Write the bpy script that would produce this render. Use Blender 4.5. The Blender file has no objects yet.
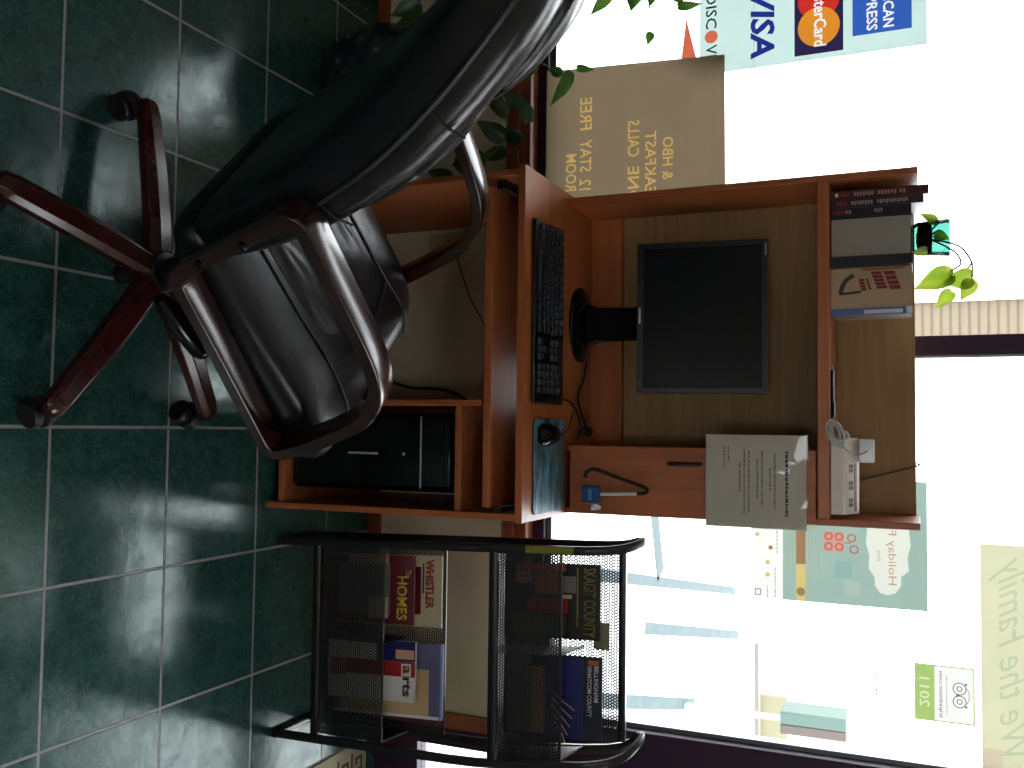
import bpy, bmesh, math, random
from mathutils import Vector, Matrix
random.seed(7)
PI = math.pi
scene = bpy.context.scene
COL = scene.collection

# ------------------------------------------------------------------ camera
p, r, y = (math.radians(v) for v in (23.4085, -0.43294, -2.89318))
F = Vector((math.sin(y)*math.cos(p), math.cos(y)*math.cos(p), -math.sin(p)))
RT = Vector((math.cos(y), -math.sin(y), 0)); UP = RT.cross(F)
RT2 = RT*math.cos(r) + UP*math.sin(r); UP2 = UP*math.cos(r) - RT*math.sin(r)
cam_data = bpy.data.cameras.new('camera'); cam = bpy.data.objects.new('camera', cam_data); COL.objects.link(cam)
M = Matrix((UP2, -RT2, -F)).transposed().to_4x4(); M.translation = Vector((0, 0, 1.6))   # the phone was held sideways: image right is up
cam.matrix_world = M
cam_data.sensor_fit = 'HORIZONTAL'; cam_data.sensor_width = 36.0; cam_data.lens = 928/1024*36
cam_data.clip_start = 0.02; cam_data.clip_end = 200
scene.camera = cam

# ------------------------------------------------------------------ world, lights, exposure
L = 8.0; KL = 4.2/L
world = bpy.data.worlds.new('world'); scene.world = world; world.use_nodes = True
bg = world.node_tree.nodes['Background']; bg.inputs[0].default_value = (0.93, 0.97, 1.0, 1); bg.inputs[1].default_value = L
def area(name, loc, rot, sx, sy, energy, color):
    d = bpy.data.lights.new(name, 'AREA'); d.shape = 'RECTANGLE'; d.size = sx; d.size_y = sy; d.energy = energy; d.color = color
    o = bpy.data.objects.new(name, d); COL.objects.link(o); o.location = loc; o.rotation_euler = rot; return o
area('added_fill_light', (0.7, -0.4, 2.56), (0, 0, 0), 1.2, 0.5, 6, (1.0, 0.93, 0.84))  # added overhead fill, no such lamp is in view
scene.view_settings.view_transform = 'Standard'; scene.view_settings.look = 'None'
scene.view_settings.exposure = 0.0; scene.view_settings.gamma = 1.0; scene.view_settings.use_curve_mapping = False

# ------------------------------------------------------------------ materials
def srgb(r, g, b):
    f = lambda c: (c/255/12.92) if c/255 <= 0.04045 else ((c/255+0.055)/1.055)**2.4
    return (f(r), f(g), f(b), 1)
def new_mat(name):
    m = bpy.data.materials.new(name); m.use_nodes = True
    nt = m.node_tree; return m, nt, nt.nodes['Principled BSDF']
def mat(name, col, rough=0.5, metal=0.0, bump=0.0, bscale=80, var=0.0, vscale=6, coat=0.0, spec=0.5, trans=0.0):
    m, nt, b = new_mat(name)
    c = srgb(*col) if max(col) > 1.01 else (*col, 1)
    b.inputs['Base Color'].default_value = c; b.inputs['Roughness'].default_value = rough; b.inputs['Metallic'].default_value = metal
    b.inputs['Coat Weight'].default_value = coat; b.inputs['Specular IOR Level'].default_value = spec
    b.inputs['Transmission Weight'].default_value = trans
    tc = nt.nodes.new('ShaderNodeTexCoord')
    if var > 0:
        n = nt.nodes.new('ShaderNodeTexNoise'); n.inputs['Scale'].default_value = vscale; n.inputs['Detail'].default_value = 4
        nt.links.new(tc.outputs['Object'], n.inputs['Vector'])
        rp = nt.nodes.new('ShaderNodeValToRGB')
        rp.color_ramp.elements[0].position = 0.3; rp.color_ramp.elements[1].position = 0.7
        rp.color_ramp.elements[0].color = tuple(v*(1-var) for v in c[:3])+(1,); rp.color_ramp.elements[1].color = tuple(min(1, v*(1+var)) for v in c[:3])+(1,)
        nt.links.new(n.outputs['Fac'], rp.inputs['Fac']); nt.links.new(rp.outputs['Color'], b.inputs['Base Color'])
    if bump > 0:
        n = nt.nodes.new('ShaderNodeTexNoise'); n.inputs['Scale'].default_value = bscale; n.inputs['Detail'].default_value = 3
        nt.links.new(tc.outputs['Object'], n.inputs['Vector'])
        bp = nt.nodes.new('ShaderNodeBump'); bp.inputs['Strength'].default_value = bump; bp.inputs['Distance'].default_value = 0.002
        nt.links.new(n.outputs['Fac'], bp.inputs['Height']); nt.links.new(bp.outputs['Normal'], b.inputs['Normal'])
    return m
def paper(name, col, tl=0.5, rough=0.6):
    """thin sheet: lit from the front and let light through from behind; col is the linear albedo"""
    m, nt, b = new_mat(name); nt.nodes.remove(b)
    out = nt.nodes['Material Output']
    d = nt.nodes.new('ShaderNodeBsdfDiffuse'); t = nt.nodes.new('ShaderNodeBsdfTranslucent'); mx = nt.nodes.new('ShaderNodeMixShader')
    n = nt.nodes.new('ShaderNodeTexNoise'); n.inputs['Scale'].default_value = 14; n.inputs['Detail'].default_value = 5
    tc = nt.nodes.new('ShaderNodeTexCoord'); nt.links.new(tc.outputs['Object'], n.inputs['Vector'])
    rp = nt.nodes.new('ShaderNodeValToRGB'); rp.color_ramp.elements[0].color = tuple(v*0.93 for v in col)+(1,); rp.color_ramp.elements[1].color = tuple(min(1, v*1.05) for v in col)+(1,)
    nt.links.new(n.outputs['Fac'], rp.inputs['Fac'])
    for s in (d, t): nt.links.new(rp.outputs['Color'], s.inputs['Color'])
    mx.inputs[0].default_value = tl
    nt.links.new(d.outputs[0], mx.inputs[1]); nt.links.new(t.outputs[0], mx.inputs[2]); nt.links.new(mx.outputs[0], out.inputs['Surface'])
    return m
def lp(r, g, b, k=1.0):   # display colour wanted when the bright outdoors shines through a half-translucent sheet
    return tuple(v/(L*0.31)*k for v in srgb(r, g, b)[:3])
def wood(name, c1, c2, rough=0.4, axis=0, scale=1.0, coat=0.0):
    m, nt, b = new_mat(name)
    tc = nt.nodes.new('ShaderNodeTexCoord'); mp = nt.nodes.new('ShaderNodeMapping')
    s = [60*scale]*3; s[axis] = 3*scale; mp.inputs['Scale'].default_value = s
    n = nt.nodes.new('ShaderNodeTexNoise'); n.inputs['Scale'].default_value = 1.0; n.inputs['Detail'].default_value = 5; n.inputs['Distortion'].default_value = 0.6
    rp = nt.nodes.new('ShaderNodeValToRGB'); rp.color_ramp.elements[0].position = 0.3; rp.color_ramp.elements[1].position = 0.72
    rp.color_ramp.elements[0].color = srgb(*c1); rp.color_ramp.elements[1].color = srgb(*c2)
    nt.links.new(tc.outputs['Object'], mp.inputs['Vector']); nt.links.new(mp.outputs['Vector'], n.inputs['Vector'])
    nt.links.new(n.outputs['Fac'], rp.inputs['Fac']); nt.links.new(rp.outputs['Color'], b.inputs['Base Color'])
    b.inputs['Roughness'].default_value = rough; b.inputs['Coat Weight'].default_value = coat; b.inputs['Coat Roughness'].default_value = 0.15
    return m
def leather(name, creases=0.0):
    m, nt, b = new_mat(name)
    b.inputs['Base Color'].default_value = (0.006, 0.006, 0.0085, 1); b.inputs['Roughness'].default_value = 0.30; b.inputs['Specular IOR Level'].default_value = 0.45
    tc = nt.nodes.new('ShaderNodeTexCoord')
    v = nt.nodes.new('ShaderNodeTexVoronoi'); v.inputs['Scale'].default_value = 260
    n = nt.nodes.new('ShaderNodeTexNoise'); n.inputs['Scale'].default_value = 9; n.inputs['Detail'].default_value = 3
    for q in (v, n): nt.links.new(tc.outputs['Object'], q.inputs['Vector'])
    b1 = nt.nodes.new('ShaderNodeBump'); b1.inputs['Strength'].default_value = 0.12; b1.inputs['Distance'].default_value = 0.001
    b2 = nt.nodes.new('ShaderNodeBump'); b2.inputs['Strength'].default_value = 0.35; b2.inputs['Distance'].default_value = 0.01
    nt.links.new(v.outputs['Distance'], b1.inputs['Height']); nt.links.new(n.outputs['Fac'], b2.inputs['Height']); nt.links.new(b1.outputs['Normal'], b2.inputs['Normal'])
    last = b2
    if creases > 0:
        mp = nt.nodes.new('ShaderNodeMapping'); mp.inputs['Scale'].default_value = (3.5, 13, 6)
        n3 = nt.nodes.new('ShaderNodeTexNoise'); n3.inputs['Scale'].default_value = 1; n3.inputs['Detail'].default_value = 1; n3.inputs['Distortion'].default_value = 0.8
        nt.links.new(tc.outputs['Object'], mp.inputs['Vector']); nt.links.new(mp.outputs['Vector'], n3.inputs['Vector'])
        b3 = nt.nodes.new('ShaderNodeBump'); b3.inputs['Strength'].default_value = creases; b3.inputs['Distance'].default_value = 0.02
        nt.links.new(n3.outputs['Fac'], b3.inputs['Height']); nt.links.new(last.outputs['Normal'], b3.inputs['Normal']); last = b3
    nt.links.new(last.outputs['Normal'], b.inputs['Normal'])
    return m
def glass_pane(name, tint=(1, 1, 1, 1)):
    m, nt, b = new_mat(name); nt.nodes.remove(b); out = nt.nodes['Material Output']
    t = nt.nodes.new('ShaderNodeBsdfTransparent'); t.inputs[0].default_value = tint
    g = nt.nodes.new('ShaderNodeBsdfGlossy'); g.inputs['Roughness'].default_value = 0.02
    f = nt.nodes.new('ShaderNodeFresnel'); f.inputs[0].default_value = 1.3
    mx = nt.nodes.new('ShaderNodeMixShader')
    nt.links.new(f.outputs[0], mx.inputs[0]); nt.links.new(t.outputs[0], mx.inputs[1]); nt.links.new(g.outputs[0], mx.inputs[2]); nt.links.new(mx.outputs[0], out.inputs['Surface'])
    return m
def perforated(name, ax1, ax2, pitch=0.0074, rad=0.31):
    """punched sheet steel: round holes in a staggered grid along two object axes"""
    m, nt, b = new_mat(name)
    b.inputs['Base Color'].default_value = (0.012, 0.012, 0.013, 1); b.inputs['Roughness'].default_value = 0.35
    out = nt.nodes['Material Output']; tc = nt.nodes.new('ShaderNodeTexCoord'); sp = nt.nodes.new('ShaderNodeSeparateXYZ')
    nt.links.new(tc.outputs['Object'], sp.inputs[0])
    def math_(op, a, bb=None, c=None):
        n = nt.nodes.new('ShaderNodeMath'); n.operation = op
        for i, v in enumerate((a, bb, c)):
            if v is None: continue
            if isinstance(v, (int, float)): n.inputs[i].default_value = v
            else: nt.links.new(v, n.inputs[i])
        return n.outputs[0]
    u = math_('DIVIDE', sp.outputs[ax1], pitch); w = math_('DIVIDE', sp.outputs[ax2], pitch*1.732)
    ds = []
    for off in (0.0, 0.5):
        a = math_('SUBTRACT', math_('FRACT', math_('ADD', u, off)), 0.5)
        c = math_('MULTIPLY', math_('SUBTRACT', math_('FRACT', math_('ADD', w, off)), 0.5), 1.732)
        ds.append(math_('SQRT', math_('ADD', math_('MULTIPLY', a, a), math_('MULTIPLY', c, c))))
    hole = math_('LESS_THAN', math_('MINIMUM', ds[0], ds[1]), rad)
    t = nt.nodes.new('ShaderNodeBsdfTransparent'); mx = nt.nodes.new('ShaderNodeMixShader')
    nt.links.new(hole, mx.inputs[0]); nt.links.new(b.outputs[0], mx.inputs[1]); nt.links.new(t.outputs[0], mx.inputs[2]); nt.links.new(mx.outputs[0], out.inputs['Surface'])
    return m
def tile_floor():
    m, nt, b = new_mat('green_marble_tile')
    N = nt.nodes; K = nt.links
    geo = N.new('ShaderNodeNewGeometry'); sp = N.new('ShaderNodeSeparateXYZ'); K.new(geo.outputs['Position'], sp.inputs[0])
    def math_(op, a, bb=None):
        n = N.new('ShaderNodeMath'); n.operation = op
        for i, v in enumerate((a, bb)):
            if v is None: continue
            if isinstance(v, (int, float)): n.inputs[i].default_value = v
            else: K.new(v, n.inputs[i])
        return n.outputs[0]
    s = 0.3237; lines = []; ids = []
    for ax, o in ((0, 0.0117), (1, 1.3506)):
        q = math_('DIVIDE', math_('SUBTRACT', sp.outputs[ax], o), s)
        ids.append(math_('FLOOR', q))
        fr = math_('FRACT', q)
        lines.append(math_('MINIMUM', fr, math_('SUBTRACT', 1.0, fr)))
    dmin = math_('MINIMUM', lines[0], lines[1])
    grout = N.new('ShaderNodeMapRange'); grout.inputs[1].default_value = 0.0085; grout.inputs[2].default_value = 0.0125; grout.inputs[3].default_value = 1; grout.inputs[4].default_value = 0
    K.new(dmin, grout.inputs[0])
    # each tile shifts its own marbling
    cb = N.new('ShaderNodeCombineXYZ'); K.new(math_('MULTIPLY', ids[0], 3.7), cb.inputs[0]); K.new(math_('MULTIPLY', ids[1], 5.3), cb.inputs[1])
    va = N.new('ShaderNodeVectorMath'); va.operation = 'ADD'; K.new(geo.outputs['Position'], va.inputs[0]); K.new(cb.outputs[0], va.inputs[1])
    n1 = N.new('ShaderNodeTexNoise'); n1.inputs['Scale'].default_value = 14; n1.inputs['Detail'].default_value = 8; n1.inputs['Roughness'].default_value = 0.72; n1.inputs['Distortion'].default_value = 1.5
    n2 = N.new('ShaderNodeTexNoise'); n2.inputs['Scale'].default_value = 28; n2.inputs['Detail'].default_value = 6; n2.inputs['Distortion'].default_value = 3.0
    for n in (n1, n2): K.new(va.outputs[0], n.inputs['Vector'])
    r1 = N.new('ShaderNodeValToRGB'); e = r1.color_ramp.elements
    e[0].position = 0.32; e[0].color = (0.004, 0.030, 0.027, 1); e[1].position = 0.72; e[1].color = (0.030, 0.095, 0.085, 1)
    K.new(n1.outputs['Fac'], r1.inputs['Fac'])
    vein = math_('ABSOLUTE', math_('SUBTRACT', n2.outputs['Fac'], 0.5))
    r2 = N.new('ShaderNodeMapRange'); r2.inputs[1].default_value = 0.0; r2.inputs[2].default_value = 0.03; r2.inputs[3].default_value = 0.45; r2.inputs[4].default_value = 0.0
    K.new(vein, r2.inputs[0])
    mx = N.new('ShaderNodeMix'); mx.data_type = 'RGBA'; K.new(r2.outputs[0], mx.inputs[0]); K.new(r1.outputs['Color'], mx.inputs[6]); mx.inputs[7].default_value = (0.085, 0.18, 0.155, 1)
    mg = N.new('ShaderNodeMix'); mg.data_type = 'RGBA'; K.new(grout.outputs[0], mg.inputs[0]); K.new(mx.outputs[2], mg.inputs[6]); mg.inputs[7].default_value = (0.26, 0.245, 0.265, 1)
    K.new(mg.outputs[2], b.inputs['Base Color'])
    n4 = N.new('ShaderNodeTexNoise'); n4.inputs['Scale'].default_value = 60; n4.inputs['Detail'].default_value = 4; K.new(va.outputs[0], n4.inputs['Vector'])
    rr = N.new('ShaderNodeMapRange'); rr.inputs[3].default_value = 0.07; rr.inputs[4].default_value = 0.22; K.new(n4.outputs['Fac'], rr.inputs[0])
    mr = N.new('ShaderNodeMix'); mr.data_type = 'FLOAT'; K.new(grout.outputs[0], mr.inputs[0]); K.new(rr.outputs[0], mr.inputs[2]); mr.inputs[3].default_value = 0.42
    K.new(mr.outputs[0], b.inputs['Roughness'])
    h = math_('ADD', math_('MULTIPLY', grout.outputs[0], -1.0), math_('MULTIPLY', n1.outputs['Fac'], 0.25))
    bp = N.new('ShaderNodeBump'); bp.inputs['Strength'].default_value = 0.7; bp.inputs['Distance'].default_value = 0.0022; K.new(h, bp.inputs['Height']); K.new(bp.outputs[0], b.inputs['Normal'])
    n5 = N.new('ShaderNodeTexNoise'); n5.inputs['Scale'].default_value = 9; n5.inputs['Detail'].default_value = 9; n5.inputs['Roughness'].default_value = 0.75; n5.inputs['Distortion'].default_value = 2.0; K.new(va.outputs[0], n5.inputs['Vector'])
    sr = N.new('ShaderNodeMapRange'); sr.inputs[1].default_value = 0.35; sr.inputs[2].default_value = 0.65; sr.inputs[3].default_value = 0.22; sr.inputs[4].default_value = 0.62; K.new(n5.outputs['Fac'], sr.inputs[0])
    K.new(sr.outputs[0], b.inputs['Specular IOR Level'])
    b.inputs['Specular Tint'].default_value = (0.80, 1.0, 0.95, 1)
    return m

MT = dict(
    floor=tile_floor(),
    wall=mat('cream_wall_paint', (206, 194, 166), 0.8, bump=0.25, bscale=160, var=0.04),
    ceiling=mat('white_ceiling', (215, 212, 204), 0.9, bump=0.3, bscale=90),
    trim=wood('stained_window_wood', (104, 50, 24), (150, 80, 38), 0.42, 0, 0.7, 0.2),
    frame=mat('dark_bronze_frame', (0.030, 0.008, 0.034), 0.45, 0.0, spec=0.3),
    alu=mat('aluminium_bead', (0.28, 0.29, 0.31), 0.35, 0.9),
    glass=glass_pane('window_glass'),
    desk=wood('cherry_laminate', (158, 86, 46), (182, 104, 58), 0.36, 0, 0.6),
    deskv=wood('cherry_laminate_upright', (150, 80, 44), (176, 98, 54), 0.4, 2, 0.6),
    back=wood('tan_hardboard', (146, 112, 70), (166, 130, 84), 0.55, 0, 0.9),
    chairwood=wood('dark_cherry_lacquer', (40, 12, 12), (70, 22, 20), 0.26, 0, 0.8, 0.4),
    armwood=wood('near_black_cherry_lacquer', (26, 8, 8), (50, 16, 14), 0.22, 0, 0.8, 0.4),
    leather=leather('black_leather'), leather2=leather('creased_black_leather', 1.0),
    pipe=mat('black_leather_piping', (0.006, 0.006, 0.008), 0.45),
    black=mat('black_plastic', (0.006, 0.006, 0.007), 0.35, bump=0.1, bscale=300),
    blackm=mat('matte_black_plastic', (0.007, 0.007, 0.008), 0.6, bump=0.15, bscale=300),
    gloss=mat('gloss_black_plastic', (0.004, 0.004, 0.005), 0.14, spec=0.35),
    screen=mat('dark_screen', (0.007, 0.008, 0.010), 0.22, spec=0.25),
    silver=mat('silver_plastic', (0.6, 0.6, 0.62), 0.3, 0.8),
    chrome=mat('steel', (0.55, 0.55, 0.56), 0.22, 1.0),
    keys=mat('charcoal_keycaps', (0.006, 0.009, 0.015), 0.42),
    keylab=mat('key_print', (0.35, 0.45, 0.60), 0.6),
    rack=mat('black_powder_coat', (0.010, 0.009, 0.010), 0.28, bump=0.1, bscale=200),
    mesh_xz=perforated('punched_steel_front', 0, 2), mesh_xy=perforated('punched_steel_floor', 0, 1), mesh_yz=perforated('punched_steel_side', 1, 2),
    white=mat('white_plastic', (228, 214, 204), 0.4), dslot=mat('dark_slot', (0.02, 0.018, 0.016), 0.6),
    plug=mat('bright_white_plastic', (232, 234, 236), 0.3),
    cord=mat('grey_white_cord', (190, 190, 184), 0.45),
    blackcord=mat('black_cable', (0.01, 0.01, 0.011), 0.4),
    pen=mat('white_pen_barrel', (225, 225, 225), 0.3), bluep=mat('blue_plastic', (22, 84, 150), 0.35), bluel=mat('blue_label', (90, 150, 200), 0.4),
    sleeve=mat('paper_in_sleeve', (222, 214, 198), 0.4, coat=0.1, var=0.04, vscale=10), ink=mat('grey_ink', (70, 66, 60), 0.6), inkl=mat('pale_ink', (120, 114, 104), 0.6),
    film=glass_pane('clear_film'),
    outlet=mat('beige_outlet_plastic', (176, 160, 132), 0.45),
    concrete=mat('sunlit_concrete', (0.72, 0.72, 0.70), 0.9, bump=0.3, bscale=30, var=0.04),
    bluepaint=mat('faded_blue_paint', tuple(KL*v for v in (0.055, 0.095, 0.105)), 0.8, var=0.15),
)

# ------------------------------------------------------------------ object helpers
def tag(o, label=None, cat=None, group=None, kind=None):
    if label: o['label'] = label
    if cat: o['category'] = cat
    if group: o['group'] = group
    if kind: o['kind'] = kind
    return o
def thing(name, loc, label, cat, rz=0.0, group=None):
    o = bpy.data.objects.new(name, None); COL.objects.link(o); o.location = loc; o.rotation_euler = (0, 0, rz); o.empty_display_size = 0.05
    tag(o, label, cat, group); o['_w'] = 1; del o['_w']
    return o
class MB:
    """collects shapes, then builds them as one mesh object"""
    def __init__(self): self.v = []; self.f = []; self.sm = []
    def add(self, vs, fs, smooth=False):
        n = len(self.v); self.v += [Vector(q) for q in vs]; self.f += [tuple(i+n for i in f) for f in fs]; self.sm += [smooth]*len(fs); return self
    def box(self, x0, x1, y0, y1, z0, z1):
        vs = [(x, y, z) for z in (z0, z1) for y in (y0, y1) for x in (x0, x1)]
        return self.add(vs, [(0, 2, 3, 1), (4, 5, 7, 6), (0, 1, 5, 4), (2, 6, 7, 3), (0, 4, 6, 2), (1, 3, 7, 5)])
    def loft(self, rings, cap=True, smooth=True, closed=False):
        n = len(rings[0]); vs = [q for rg in rings for q in rg]; fs = []
        m = len(rings)
        for i in range(m if closed else m-1):
            for j in range(n):
                a = i*n+j; b = i*n+(j+1) % n; c = ((i+1) % m)*n+(j+1) % n; d = ((i+1) % m)*n+j
                fs.append((a, b, c, d))
        self.add(vs, fs, smooth)
        if cap and not closed:
            self.add(rings[0], [tuple(range(n))[::-1]], False); self.add(rings[-1], [tuple(range(n))], False)
        return self
    def tube(self, pts, r, seg=8, closed=False, smooth=True, taper=None):
        pts = [Vector(q) for q in pts]; rings = []; n = len(pts); prev = None
        for i, q in enumerate(pts):
            if closed: t = pts[(i+1) % n]-pts[i-1]
            else: t = pts[min(i+1, n-1)]-pts[max(i-1, 0)]
            if t.length < 1e-9: t = Vector((0, 0, 1))
            t.normalize()
            if prev is None:
                a = Vector((0, 0, 1)) if abs(t.z) < 0.9 else Vector((1, 0, 0)); u = t.cross(a).normalized()
            else:
                u = prev-t*prev.dot(t)
                u = u.normalized() if u.length > 1e-6 else t.orthogonal().normalized()
            prev = u; w = t.cross(u); rr = r*(taper[i] if taper else 1)
            rings.append([q+u*math.cos(2*PI*k/seg)*rr+w*math.sin(2*PI*k/seg)*rr for k in range(seg)])
        return self.loft(rings, smooth=smooth, closed=closed)
    def sweep(self, pts, up, a, b, closed=False, bev=0.25):
        """rectangular bar, rounded corners: half size a along up, half size b across"""
        pts = [Vector(q) for q in pts]; up = Vector(up).normalized(); rings = []; n = len(pts)
        prof = []
        for sx, sy in ((1, 1), (-1, 1), (-1, -1), (1, -1)):
            c1 = (sx*a*(1-bev) if sx*sy > 0 else sx*a, sy*b if sx*sy > 0 else sy*b*(1-bev)); c2 = (sx*a if sx*sy > 0 else sx*a*(1-bev), sy*b*(1-bev) if sx*sy > 0 else sy*b)
            prof += [c2, c1] if True else []
        for i, q in enumerate(pts):
            t = (pts[(i+1) % n]-pts[i-1]) if closed else pts[min(i+1, n-1)]-pts[max(i-1, 0)]
            t.normalize(); w = t.cross(up).normalized()
            rings.append([q+up*x+w*yy for x, yy in prof])
        return self.loft(rings, smooth=True, closed=closed)
    def lathe(self, prof, c=(0, 0, 0), seg=24, smooth=True, axis=None, cap=True):
        c = Vector(c); rings = []
        if axis is None: ex, ey, ez = Vector((1, 0, 0)), Vector((0, 1, 0)), Vector((0, 0, 1))
        else: ez = Vector(axis).normalized(); ex = ez.orthogonal().normalized(); ey = ez.cross(ex)
        for rr, z in prof: rings.append([c+ez*z+(ex*math.cos(2*PI*k/seg)+ey*math.sin(2*PI*k/seg))*rr for k in range(seg)])
        return self.loft(rings, smooth=smooth, cap=cap)
    def prism(self, poly, d0, d1, fn):
        n = len(poly); vs = [fn(a, b, d0) for a, b in poly]+[fn(a, b, d1) for a, b in poly]
        fs = [tuple(range(n))[::-1], tuple(range(n, 2*n))]+[(i, (i+1) % n, (i+1) % n+n, i+n) for i in range(n)]
        return self.add(vs, fs)
    def build(self, name, m, parent=None, local=False, bevel=0.0, subd=0, seg=2):
        off = Vector((0, 0, 0))
        q = parent
        if not local:
            while q is not None: off += Vector(q.location); q = q.parent
        me = bpy.data.meshes.new(name); me.from_pydata([v-off for v in self.v], [], self.f)
        me.polygons.foreach_set('use_smooth', self.sm)
        bm = bmesh.new(); bm.from_mesh(me); bmesh.ops.remove_doubles(bm, verts=bm.verts, dist=1e-5); bmesh.ops.recalc_face_normals(bm, faces=bm.faces); bm.to_mesh(me); bm.free()
        me.set_sharp_from_angle(angle=math.radians(38))
        me.materials.append(MT[m] if isinstance(m, str) else m)
        o = bpy.data.objects.new(name, me); COL.objects.link(o)
        if parent is not None: o.parent = parent
        if bevel > 0:
            md = o.modifiers.new('b', 'BEVEL'); md.width = bevel; md.segments = seg; md.limit_method = 'ANGLE'; md.angle_limit = math.radians(40)
        if subd: md = o.modifiers.new('s', 'SUBSURF'); md.levels = subd; md.render_levels = subd
        return o
def box(name, m, parent, x0, x1, y0, y1, z0, z1, bevel=0.0015, local=False):
    return MB().box(x0, x1, y0, y1, z0, z1).build(name, m, parent, local, bevel)
def text(name, s, m, parent, org, right, up, w, h, bold=0.0, depth=0.0006, shear=0.0, local=False, spacing=1.0):
    """lettering fitted to a box w wide and h tall, lower-left corner at org"""
    cu = bpy.data.curves.new('t', 'FONT'); cu.body = s; cu.size = 1; cu.offset = bold; cu.shear = shear; cu.resolution_u = 3; cu.space_character = spacing
    to = bpy.data.objects.new('t', cu); COL.objects.link(to)
    bpy.context.view_layer.update()
    me = bpy.data.meshes.new_from_object(to); bpy.data.objects.remove(to); bpy.data.curves.remove(cu)
    xs = [v.co.x for v in me.vertices]; ys = [v.co.y for v in me.vertices]
    x0, x1, y0, y1 = min(xs), max(xs), min(ys), max(ys)
    right = Vector(right).normalized(); up = Vector(up).normalized(); nn = right.cross(up); org = Vector(org)
    off = Vector((0, 0, 0)); q = parent
    if not local:
        while q is not None: off += Vector(q.location); q = q.parent
    for v in me.vertices: v.co = org-off+right*((v.co.x-x0)/(x1-x0)*w)+up*((v.co.y-y0)/(y1-y0)*h)
    me.name = name; me.materials.clear(); me.materials.append(MT[m] if isinstance(m, str) else m)
    o = bpy.data.objects.new(name, me); COL.objects.link(o); o.parent = parent
    md = o.modifiers.new('so', 'SOLIDIFY'); md.thickness = depth; md.offset = 0
    return o
def col(name, c, rough=0.5): 
    if name not in MT: MT[name] = mat(name, c, rough)
    return name
def pcol(name, c, k=1.0):
    if name not in MT: MT[name] = paper(name, lp(*c, k))
    return name
def arc(pts, n=6):
    """smooth a polyline (Catmull-Rom)"""
    pts = [Vector(q) for q in pts]; out = []
    for i in range(len(pts)-1):
        p0 = pts[max(i-1, 0)]; p1 = pts[i]; p2 = pts[i+1]; p3 = pts[min(i+2, len(pts)-1)]
        for k in range(n):
            t = k/n; out.append(0.5*((2*p1)+(p2-p0)*t+(2*p0-5*p1+4*p2-p3)*t*t+(3*p1-p0-3*p2+p3)*t**3))
    out.append(pts[-1]); return out

# ------------------------------------------------------------------ setting
def struct(name, mb, m, parent=None, bevel=0.0):
    o = mb.build(name, m, parent, False, bevel)
    if parent is None: o['kind'] = 'structure'
    return o
WY = 2.56; GY = 2.66
struct('floor', MB().box(-3.0, 2.2, -3.6, 2.70, -0.05, 0), 'floor')
struct('ceiling', MB().box(-3.1, 2.3, -3.7, 2.78, 2.6, 2.68), 'ceiling')
WL, WR, WZ0, WZ1 = -1.36, 0.860, 0.552, 2.36
struct('wall_front', MB().box(-3.0, 0.868, WY, 2.76, -0.05, 0.47).box(-3.0, WL-0.1, WY, 2.76, 0.47, 2.6).box(WL-0.1, 2.2, WY, 2.76, 2.42, 2.6).box(1.86, 2.2, WY, 2.76, 0, 2.42), 'wall')
MT['walldark'] = mat('darkened_left_wall', (96, 70, 48), 0.6, var=0.1)  # unseen wall, coloured dark to cut bounce light on the left
struct('wall_left', MB().box(-3.1, -3.0, -3.7, 2.76, -0.05, 2.6), 'walldark')
struct('wall_right', MB().box(2.2, 2.3, -3.7, 0.8, -0.05, 2.6).box(2.2, 2.3, 1.4, 2.76, -0.05, 2.6).box(2.2, 2.3, 0.8, 1.4, -0.05, 0.9).box(2.2, 2.3, 0.8, 1.4, 1.9, 2.6), 'wall')
struct('wall_back', MB().box(-3.0, 2.2, -3.7, -3.6, -0.05, 0.8).box(-3.0, 2.2, -3.7, -3.6, 2.35, 2.6).box(-3.0, 0.3, -3.7, -3.6, 0.8, 2.35).box(1.0, 2.2, -3.7, -3.6, 0.8, 2.35), 'wall')
struct('baseboard_front', MB().box(-3.0, 0.868, WY-0.014, WY, 0, 0.045), 'trim', bevel=0.003)
struct('trim_1', MB().box(-3.0, 0.872, WY-0.022, 2.64, 0.47, 0.512).box(-3.0, 0.872, WY-0.012, 2.61, 0.512, 0.545), 'trim', bevel=0.004)
struct('trim_2', MB().box(0.868, 0.915, WY-0.012, 2.62, 0.0, 0.47), 'trim', bevel=0.003)
# front window
w1 = bpy.data.objects.new('window_1', None); COL.objects.link(w1); w1.location = (-0.7, GY, 0.55); w1['kind'] = 'structure'
struct('window_frame', MB().box(WL-0.06, 0.97, GY-0.05, GY+0.05, 0.512, 0.578).box(WL-0.06, 0.97, GY-0.05, GY+0.05, 2.36, 2.42)
       .box(WL-0.06, WL, GY-0.05, GY+0.05, 0.578, 2.36).box(WR, 0.972, GY-0.06, GY+0.05, 0.578, 2.36).box(-0.251, -0.199, GY-0.02, GY+0.045, 0.578, 2.36), 'frame', w1, 0.002)
struct('glazing_bead', MB().box(WR-0.012, WR, GY-0.02, GY+0.02, 0.59, 2.36).box(WL, -0.252, GY-0.02, GY+0.01, 0.578, 0.592).box(-0.198, WR-0.012, GY-0.02, GY+0.01, 0.578, 0.592).box(-0.199, -0.193, GY-0.015, GY+0.01, 0.592, 2.36), 'alu', w1)
struct('pane', MB().box(WL, -0.251, GY+0.012, GY+0.016, 0.578, 2.36), 'glass', w1)
struct('pane', MB().box(-0.199, WR, GY+0.012, GY+0.016, 0.578, 2.36), 'glass', w1)
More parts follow.
